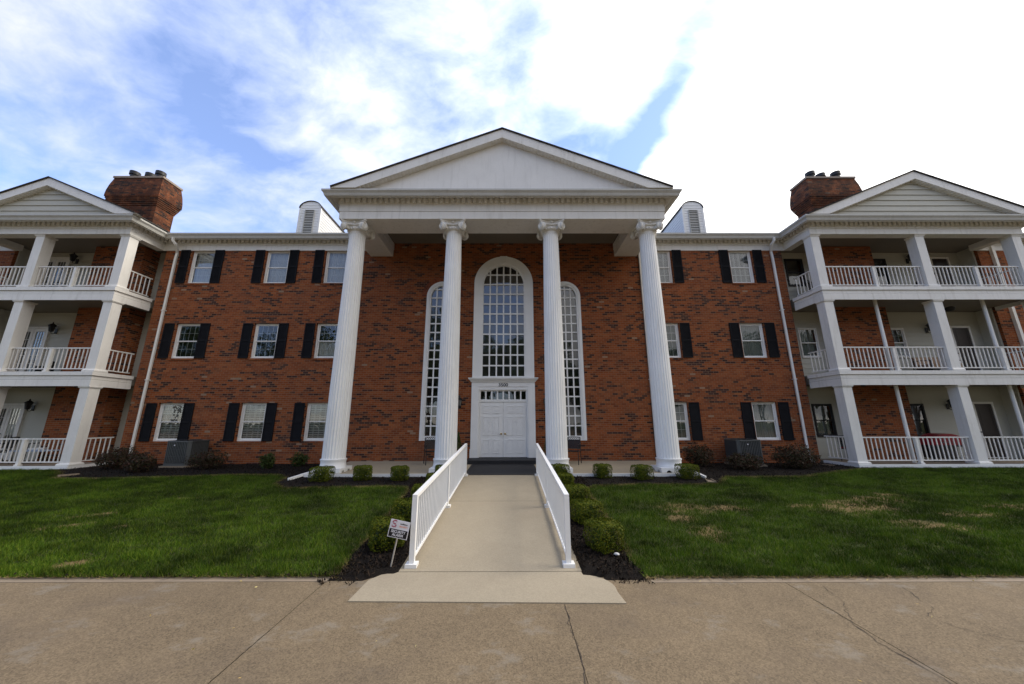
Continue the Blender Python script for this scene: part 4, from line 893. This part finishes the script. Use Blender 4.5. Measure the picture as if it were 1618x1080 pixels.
def chair(loc, rzz, label, group, cushion=None, name='patio_chair', cat='chair', s=1.0):
    o = thing(name, label, cat, loc, rzz, group); w, dp = .25, .24
    for sx in (-1, 1):
        MB().tube([(sx * w, -dp, 0), (sx * w * .98, -dp + .01, .43), (sx * w, -dp + .02, .64)], .014, 6).build('leg', 'black', o)
        MB().tube([(sx * w * .95, dp + .06, 0), (sx * w * .95, dp, .42), (sx * w * .93, dp + .05, .68), (sx * w * .88, dp + .09, .88)], .014, 6).build('leg', 'black', o)
        MB().tube([(sx * w, -dp - .02, .645), (sx * w * 1.04, 0, .66), (sx * w * .95, dp + .05, .665)], .018, 6).build('arm', 'black', o)
    st = MB(); ring_ = [(-w, -dp, .43), (w, -dp, .43), (w, dp, .42), (-w, dp, .42), (-w, -dp, .43)]; st.tube(ring_, .013, 6)
    for i in range(11): y = -dp + 2 * dp * (i + .5) / 11; st.box(-w, w, y - .015, y + .015, .425, .434)
    st.build('seat', 'black', o)
    b = MB(); bm_ = Matrix.Translation((0, dp + .01, .46)) @ Matrix.Rotation(R(-10), 4, 'X')
    for i in range(8): z = .03 + i * .038; b.box(-w * .9, w * .9, -.004, .004, z, z + .034)
    for zz in (.33, .42):
        b.tube([(x * w * .9, 0, zz + (.02 * (1 - x * x) if zz > .4 else 0)) for x in (-1, -.5, 0, .5, 1)], .010, 6)
    for i in range(6):      # open lattice under the top rail
        xa, xb = -w * .88 + i * w * 1.76 / 6, -w * .88 + (i + 1) * w * 1.76 / 6; b.tube([(xa, 0, .335), (xb, 0, .425)], .007, 5); b.tube([(xb, 0, .335), (xa, 0, .425)], .007, 5)
    b.xf(bm_).build('backrest', 'black', o)
    if cushion: MB().slab([(-w * .9, -dp), (w * .9, -dp), (w * .9, dp * .9), (-w * .9, dp * .9)], .436, .50).build('cushion', cushion, o)
    return o
chair((-2.43, -.84, .405), R(22), 'black iron armchair with lattice back below the left side window of the porch', 'iron chairs on the porch')
chair((2.43, -.84, .405), R(-22), 'black iron armchair with lattice back below the right side window of the porch', 'iron chairs on the porch')
chair((12.75, -.25, .42), R(115), 'black iron chair with red cushion on the ground floor balcony, right wing', 'iron chairs on the balconies', 'red')
chair((-18.25, -.30, .42), R(-60), 'black iron chair with pale cushion at the left end of the blue topped balcony table', 'iron chairs on the balconies', 'curtain')
chair((-17.1, .05, .42), R(10), 'black iron chair behind the blue topped table on the ground floor balcony', 'iron chairs on the balconies', 'curtain')
chair((12.9, -.1, 6.72), R(20), 'black chair beside the left pillar on the top balcony, right wing', 'iron chairs on the balconies')
chair((-18.3, .05, 6.72), R(-30), 'black chair with pale blue cushion on the top balcony, left wing', 'iron chairs on the balconies', 'bluecloth')
tb = thing('patio_table', 'low table with pale blue top on the ground floor balcony, left wing', 'table', (-16.75, -.42, .42)); MB().slab([(-.62, -.22), (.62, -.22), (.62, .22), (-.62, .22)], .41, .445).build('tabletop', 'bluecloth', tb)
for sx in (-1, 1):
    for sy in (-1, 1): MB().tube([(sx * .56, sy * .17, 0), (sx * .54, sy * .16, .41)], .015, 6).build('leg', 'black', tb)
# loveseat, lounge chair, grill, pots on balconies
ls = thing('patio_loveseat', 'tan cushioned loveseat on the middle balcony of the right wing', 'sofa', (16.75, -.28, 3.57))
MB().box(-.62, .62, -.28, .30, .14, .22).build('frame', 'black', ls)
for sx in (-1, 1):
    MB().tube([(sx * .62, -.28, 0), (sx * .62, -.28, .5), (sx * .62, .30, .54), (sx * .62, .34, 0)], .02, 6).build('leg', 'black', ls)
    cu = MB().box(sx * .30 - .29, sx * .30 + .29, -.26, .24, .225, .37); cu.build('seat_cushion', 'cushion', ls)
    cu = MB().box(sx * .30 - .28, sx * .30 + .28, .0, .13, 0, .38); cu.xf(Matrix.Translation((0, .20, .34)) @ Matrix.Rotation(R(-14), 4, 'X')).build('back_cushion', 'cushion', ls)
lc = thing('lounge_chair', 'dark reclining lounge chair beside the middle pillar of the top balcony', 'lounge chair', (17.0, -.1, 6.72))
q = MB().add([(-.55, -.3, .30), (-.55, .3, .30), (.05, .3, .34), (.05, -.3, .34), (.50, -.3, .98), (.50, .3, .98)], [(0, 3, 2, 1), (3, 4, 5, 2)]); q2 = MB().add([(x, y, z - .05) for x, y, z in q.v], q.f); q.add(q2.v, q2.f); q.build('sling', 'shutter', lc)
for sy in (-1, 1): MB().tube([(-.58, sy * .31, .30), (.05, sy * .31, .33), (.52, sy * .31, 1.0)], .018, 6).tube([(-.5, sy * .31, 0), (.25, sy * .31, .55)], .016, 6).tube([(.4, sy * .31, 0), (-.1, sy * .31, .33)], .016, 6).build('leg', 'black', lc)
gr = thing('barbecue_grill', 'red lidded barbecue grill on the ground floor balcony, right wing', 'grill', (16.1, -.25, .42))
MB().box(-.72, .72, -.26, .26, .50, .56).build('cart_shelf', 'black', gr)
l = MB(); n_ = 14
for i in range(n_):
    a0, a1 = PI * i / n_, PI * (i + 1) / n_; l.prism([(0, .56), (.66 * math.cos(a0), .56 + .40 * math.sin(a0)), (.66 * math.cos(a1), .56 + .40 * math.sin(a1))], -.25, .25)
l.build('lid', 'red', gr, True); MB().tube([(-.35, -.25, .66), (-.35, -.30, .66), (.35, -.30, .66), (.35, -.25, .66)], .014, 6).build('handle', 'acmetal', gr)
MB().box(-.6, .25, -.22, .22, .10, .499).build('cabinet', 'darkdoor', gr); MB().lathe([(.26, .02), (.28, .15), (.29, .17), (.27, .17)], (.45, 0), 18).build('tank_tray', 'trim', gr, True)
for sx in (-.66, .66): MB().tube([(sx, -.2, 0), (sx, -.2, .5)], .02, 6).tube([(sx, .2, 0), (sx, .2, .5)], .02, 6).build('leg', 'black', gr)
for i, (x, y, hh, lb) in enumerate([(-17.95, .25, .62, 'taller black pot standing on the middle balcony of the left wing'), (-18.25, .15, .42, 'shorter black pot beside the rail post on the middle balcony, left wing')]):
    o = MB().lathe([(.07, 0), (.10, hh * .5), (.12, hh), (.10, hh), (.09, hh * .9), (.0, hh * .9)], n=14).build('plant_pot', 'black', smooth=True, loc=(x, y, 3.57)); tag(o, lb, 'pot', 'pots on the middle balcony')

# ------------------------------------------------------------------ air conditioners
def ac(loc, rzz, label):
    o = thing('air_conditioner', label, 'air conditioner', loc, rzz, 'air conditioners by the brick wall'); h, c = .425, .09
    MB().box(-.46, .46, -.46, .46, -.06, .03).build('pad', 'edge', o)
    oc = [(-h + c, -h), (h - c, -h), (h, -h + c), (h, h - c), (h - c, h), (-h + c, h), (-h, h - c), (-h, -h + c)]
    MB().slab([(x * .93, y * .93) for x, y in oc], .05, .80).build('coil', 'acdark', o)
    b = MB(); b.slab([(x * 1.03, y * 1.03) for x, y in oc], .80, .845); b.slab([(x * 1.02, y * 1.02) for x, y in oc], .03, .10)
    for q in range(4):
        n0 = len(b.v); b.add([(h - c, -h, .10), (h, -h + c, .10), (h, -h + c, .80), (h - c, -h, .80)], [(0, 1, 2, 3)]); b.xf(Matrix.Rotation(q * PI / 2, 4, 'Z'), n0)
    b.build('casing', 'acmetal', o)
    s = MB()
    for q in range(4):
        n0 = len(s.v)
        for i in range(13): x = -h + c + (2 * h - 2 * c) * i / 12; s.box(x - .011, x + .011, -h, -h + .03, .10, .80)
        for z in (.33, .56): s.box(-h + c, h - c, -h + .012, -h + .02, z, z + .012)
        s.xf(Matrix.Rotation(q * PI / 2, 4, 'Z'), n0)
    s.build('grille', 'acmetal', o)
    f = MB(); f.lathe([(.36, .846), (.37, .86), (.34, .865), (.34, .846)], n=28)
    for k in range(8): a = PI * k / 8; f.tube([(.35 * math.cos(a), .35 * math.sin(a), .862), (-.35 * math.cos(a), -.35 * math.sin(a), .862)], .006, 4)
    f.build('fan_guard', 'black', o)
    MB().lathe([(.02, 0), (.02, .012), (0, .014)], n=10).xf(Matrix.Translation((-.09, -h - .001, .70)) @ Matrix.Rotation(R(90), 4, 'X')).build('badge', 'signwhite', o)
ac((-11.12, -.62, .36), 0, 'grey air conditioner below the leftmost ground floor window')
ac((8.50, -.66, .36), 0, 'grey air conditioner beneath the right side ground floor window')

# ------------------------------------------------------------------ plants
def leaves(cen, nrm, size, jit=.6, asp=.55):
    n = len(cen); a = rng.normal(0, 1, (n, 3)) * jit + nrm; a /= np.linalg.norm(a, axis=1)[:, None] + 1e-9
    t_ = np.cross(a, rng.normal(0, 1, (n, 3))); t_ /= np.linalg.norm(t_, axis=1)[:, None] + 1e-9; b = np.cross(a, t_)
    s = (size * rng.uniform(.6, 1.25, n))[:, None]
    return np.stack([cen - t_ * s, cen - b * s * asp, cen + t_ * s, cen + b * s * asp], 1).reshape(-1, 3)
def super_pts(n, rx, ry, rz_, e, inner=.7):
    d_ = rng.normal(0, 1, (n, 3)); d_ /= np.linalg.norm(d_, axis=1)[:, None]
    k = 1 / (np.abs(d_[:, 0]) ** e + np.abs(d_[:, 1]) ** e + np.abs(d_[:, 2]) ** e) ** (1 / e)
    r = k * (inner + (1 - inner) * rng.random(n) ** .45); return d_ * r[:, None] * np.array([rx, ry, rz_]), d_
def stems(root, n, rad, h, z0=0):
    s = MB()
    for i in range(n):
        a = 2 * PI * i / n + random.random(); r = rad * random.uniform(.4, .9); s.tube([(random.uniform(-.03, .03), random.uniform(-.03, .03), z0), (r * .5 * math.cos(a), r * .5 * math.sin(a), h * .45), (r * math.cos(a), r * math.sin(a), h * random.uniform(.7, .9))], [.012, .008, .004], 5)
    s.build('stems', 'bark', root)
def boxwood(x, y, w, h, label, seed):
    o = thing('boxwood', label, 'bush', (x, y, gh(y) + .015), random.uniform(0, .5), 'clipped boxwoods round the beds')
    stems(o, 7, w * .35, h * .8); n_ = 4600; q_ = rng.uniform(-1, 1, (n_, 3)); ax_ = rng.integers(0, 3, n_); sg_ = np.where(rng.random(n_) < .5, -1.0, 1.0); sg_[(ax_ == 2) & (rng.random(n_) < .7)] = 1.0
    q_[np.arange(n_), ax_] = sg_ * (1 - .34 * rng.random(n_) ** 1.7)
    nm_ = (np.abs(q_) ** 5.0).sum(1) ** .2; q_ /= np.maximum(nm_, 1.0)[:, None]; d_ = q_ / np.linalg.norm(q_, axis=1)[:, None]; c = q_ * np.array([w / 2, w / 2, h / 2])
    lump = np.array([mnoise.noise(Vector((p[0] * 11, p[1] * 11, p[2] * 11 + seed))) for p in c]); c *= (1 + .11 * lump)[:, None]; c[:, 2] += h / 2 + .015
    raw_mesh('foliage', leaves(c, d_, .0135), 4, 'box_leaf', o)
    c, d_ = super_pts(700, w / 2 * .72, w / 2 * .72, h / 2 * .72, 4, .3); c[:, 2] += h / 2
    raw_mesh('inner_foliage', leaves(c, d_, .030), 4, 'green_leaf', o)
BX = [(-1.62, -3.12, .44, .35, 'small boxwood at the porch edge in front of the inner left column'), (-1.66, -4.05, .40, .30, 'boxwood half hidden by the left railing, second from the porch'),
      (-1.60, -5.45, .46, .32, 'middle boxwood of the row outside the left ramp railing'), (-1.56, -6.80, .47, .36, 'boxwood behind the security sign, next to the nearest left one'), (-1.50, -7.92, .48, .38, 'large boxwood right beside the security alarm sign'),
      (1.68, -3.06, .46, .36, 'boxwood at the foot of the inner right column'), (1.66, -4.15, .40, .30, 'low boxwood second from the porch, outside the right railing'),
      (1.66, -5.60, .50, .34, 'middle boxwood of the row outside the right railing'), (1.62, -6.85, .48, .35, 'boxwood second from the driveway, outside the right railing'), (1.62, -8.0, .45, .37, 'large yellow topped boxwood at the driveway end, beside a white stone'),
      (-3.80, -3.28, .48, .37, 'square clipped boxwood before the porch, next to the outer left column'), (-2.75, -3.36, .46, .37, 'square clipped boxwood before the porch between the two left columns, nearer the ramp'), (-4.86, -3.42, .54, .37, 'boxwood in front of the outer left column plinth'),
      (2.88, -3.08, .43, .37, 'small square boxwood before the porch between the right columns, nearer the ramp'), (3.92, -3.28, .49, .37, 'square clipped boxwood before the porch, next to the outer right column'), (5.22, -3.20, .52, .38, 'dark green boxwood at the right corner of the porch by the drain spout')]
for i, q in enumerate(BX): boxwood(*q, i * 7.3)
def shrub(x, y, w, h, mat, label, n, spiky=.35, name='barberry_shrub', group='dark shrubs along the brick wall'):
    o = thing(name, label, 'shrub', (x, y, gh(y) + .01), 0, group); stems(o, 9, w * .5, h)
    c, d_ = super_pts(int(n * 1.8), w / 2, w / 2 * .85, h / 2, 2.0, .1); c[:, 2] += h / 2
    lump = np.array([mnoise.noise(Vector((p[0] * 5 + x, p[1] * 5 + y, p[2] * 5))) for p in c]); keep = lump > -.36
    c = c[keep] * (1 + spiky * lump[keep])[:, None]; c[:, 2] = np.maximum(c[:, 2], .01); raw_mesh('foliage', leaves(c, d_[keep], .030, 1.0), 4, mat, o)
for q in [(-12.75, -1.25, 1.25, .68, 'dark_leaf', 'dark spreading shrub in front of the left downspout', 2600), (-11.25, -2.05, .85, .52, 'dark_leaf', 'dark low shrub in front of the left air conditioner', 1500), (-9.75, -1.35, 1.15, .56, 'dark_leaf', 'reddish low shrub just right of the left air conditioner', 1500),
          (6.70, -1.05, 1.0, .72, 'dark_leaf', 'dark shrub beside the outer right column', 1900), (7.75, -1.75, 1.15, .50, 'dark_leaf', 'dark low shrub in front of the right air conditioner', 1700), (9.6, -1.55, 1.35, .72, 'dark_leaf', 'dark wide shrub right of the right air conditioner', 2600)]: shrub(*q)
for q in [(-7.75, -1.35, .5, .50, 'green_leaf', 'small green shrub by the brick wall, halfway between conditioner and column', 800), (-7.05, -.75, .60, .46, 'green_leaf', 'small dark green shrub tucked behind the outer left column', 800)]: shrub(*q, .35, 'green_shrub', 'small green shrubs by the wall')
for s, w_ in ((-1, 'left'), (1, 'right')):
    o = thing('cone_topiary', 'dark green cone shaped evergreen by the brick, %s of the entrance doors' % w_, 'topiary', (s * 1.62, -.36, .415), 0, 'cone evergreens beside the doors')
    MB().lathe([(.13, 0), (.17, .26), (.185, .28), (.17, .29), (.15, .28), (.0, .27)], n=18).build('pot', 'black', o, True)
    n = 2200; u = rng.random(n) ** .7; a = rng.uniform(0, 2 * PI, n); r = .20 * (1 - u) * rng.uniform(.55, 1, n) + .01; c = np.stack([r * np.cos(a), r * np.sin(a), .28 + u * .78], 1); raw_mesh('foliage', leaves(c, np.stack([np.cos(a), np.sin(a), .4 + 0 * a], 1), .018), 4, 'green_leaf', o)
    MB().tube([(0, 0, .26), (0, 0, .95)], [.015, .006], 6).build('trunk', 'bark', o)

# ------------------------------------------------------------------ yard sign and small things
sg = thing('yard_sign', 'small tilted security alarm sign on a stake beside the left railing', 'sign', (-1.235, -8.52, .05))
MB().tube([(0, 0, -.03), (.065, .0, .34)], .010, 6).build('stake', 'stake', sg)
Mx = Matrix.Translation((.083, -.014, .44)) @ Matrix.Rotation(R(11), 4, 'Y')
pn = MB().prism([(-.128, -.105), (.128, -.105), (.128, .105), (-.128, .105)], -.003, .003).xf(Mx).build('panel', 'signwhite', sg)
MB().box(-.119, .119, -.0042, -.0031, -.097, -.004).xf(Mx).build('black_field', 'signblack', pn)
def stext(body, size, mat, x, z, sx=1.0, bold=.0, nm='lettering'): text_mesh(body, size, mat, nm, pn, Mx @ Matrix.Translation((x, -.0055, z)) @ UPRIGHT @ Matrix.Scale(sx, 4, (1, 0, 0)), .0006, bold)
stext('SECURITY', .043, 'signwhite', 0, -.032, .98, .0012); stext('ALARM', .043, 'signwhite', .0, -.071, 1.05, .0012)
stext('S', .125, 'signred', -.072, .052, 1.15, .003, 'emblem'); stext('SECURITY', .026, 'signorange', .052, .036, .95, .0004)
sm = MB(); 
for i in range(9): sm.box(.005 + i * .0105, .005 + i * .0105 + .0075, -.0048, -.0036, .060, .060 + random.choice((.011, .013, .017)))
sm.xf(Mx).build('small_lettering', 'letter', pn)
sm = MB()
for z in (.012, .030, .048, .066, .084): sm.box(-.118, -.026, -.0066, -.0064, z, z + .0045)
sm.xf(Mx).build('emblem_stripes', 'signwhite', pn)
def pebble(x, y, r, label):
    s = MB().lathe([(.01, -.6), (.6, -.45), (.95, 0), (.7, .5), (.01, .7)], n=9); s.v = [(a * r * random.uniform(.85, 1.15), b * r * random.uniform(.7, 1), c * r * .7) for a, b, c in s.v]
    tag(s.build('stone', 'stone', smooth=True, loc=(x, y, gh(y) + .05)), label, 'stone')
pebble(1.72, -8.24, .04, 'small white stone on the mulch before the nearest right boxwood')
for x, y, a, lb in ((5.66, -3.5, -.3, 'concrete splash block at the drain spout right of the porch'), (-12.75, -2.55, -.6, 'pale splash block on mulch beside the left balcony corner'), (11.3, -.75, 0, 'small splash block at the foot of the right downspout')):
    o = thing('splash_block', lb, 'splash block', (x, y, gh(y) + .012), a); MB().slab([(-.08, .2), (-.11, -.2), (.11, -.2), (.08, .2)], 0, .02).build('tray', 'edge', o)
    for s in (-1, 1): MB().slab([(s * .08, .2), (s * .11, -.2), (s * .09, -.2), (s * .06, .2)], .0205, .045).build('side_lip', 'edge', o)
n = 30; x = rng.uniform(-4.5, 6, n); y = rng.uniform(-11.2, -8.75, n); y[16:] = -8.84 + rng.normal(0, .04, n - 16); x[16:] = rng.uniform(1.6, 7, n - 16); a = rng.uniform(0, PI, n); l = rng.uniform(.010, .022, n); w = l * .28
c0 = np.stack([x, y, np.full(n, .022)], 1); du = np.stack([np.cos(a) * l, np.sin(a) * l, rng.normal(0, .004, n)], 1); dw_ = np.stack([-np.sin(a) * w, np.cos(a) * w, rng.normal(0, .004, n)], 1)
struct(raw_mesh('fallen_leaves', np.stack([c0 - du, c0 - dw_, c0 + du, c0 + dw_], 1).reshape(-1, 3), 4, 'fallen'), 'stuff')

# ------------------------------------------------------------------ trees across the drive, seen as reflections in the tall windows
TR = [(-23, -47, 19), (-13, -44, 20), (-5, -49, 17), (2, -46, 16), (9, -50, 16.5), (17, -46, 14), (26, -49, 16), (-34, -46, 18), (36, -48, 17), (-45, -52, 18), (47, -52, 18), (-18, -58, 18), (20, -58, 15), (-56, -46, 21), (-66, -50, 20), (57, -48, 18), (70, -46, 19), (82, -50, 19), (-28, -58, 19), (-41, -58, 20), (31, -58, 16)]
def tree(x, y, h):
    o = thing('broadleaf_tree', 'broadleaf tree across the driveway, seen reflected in the tall arched windows', 'tree', (x, y, -.06), random.uniform(0, 6), 'trees mirrored in the windows')
    tr = MB().tube([(0, 0, 0), (.1, 0, h * .25), (-.05, .1, h * .5), (.1, 0, h * .85)], [.32, .24, .16, .04], 8)
    cs = []
    for k in range(10):
        a = 2 * PI * k / 10 * 1.6; z = h * random.uniform(.35, .85); r = h * .28 * random.uniform(.6, 1.1) * (1.15 - z / h * .6); q = (r * math.cos(a), r * math.sin(a), z); tr.tube([(0, 0, z * .7), (q[0] * .6, q[1] * .6, z * .9), q], [.09, .06, .02], 5); cs.append(q)
    tr.build('trunk', 'bark', o); cs.append((0, 0, h * .9)); L_ = []
    for q in cs:
        c, d_ = super_pts(800, h * .18, h * .18, h * .14, 2, .2); L_.append(leaves(c + np.array(q), d_, .26, 1.0))
    raw_mesh('crown', np.concatenate(L_), 4, 'tree_leaf', o)
for q in TR: tree(*q)
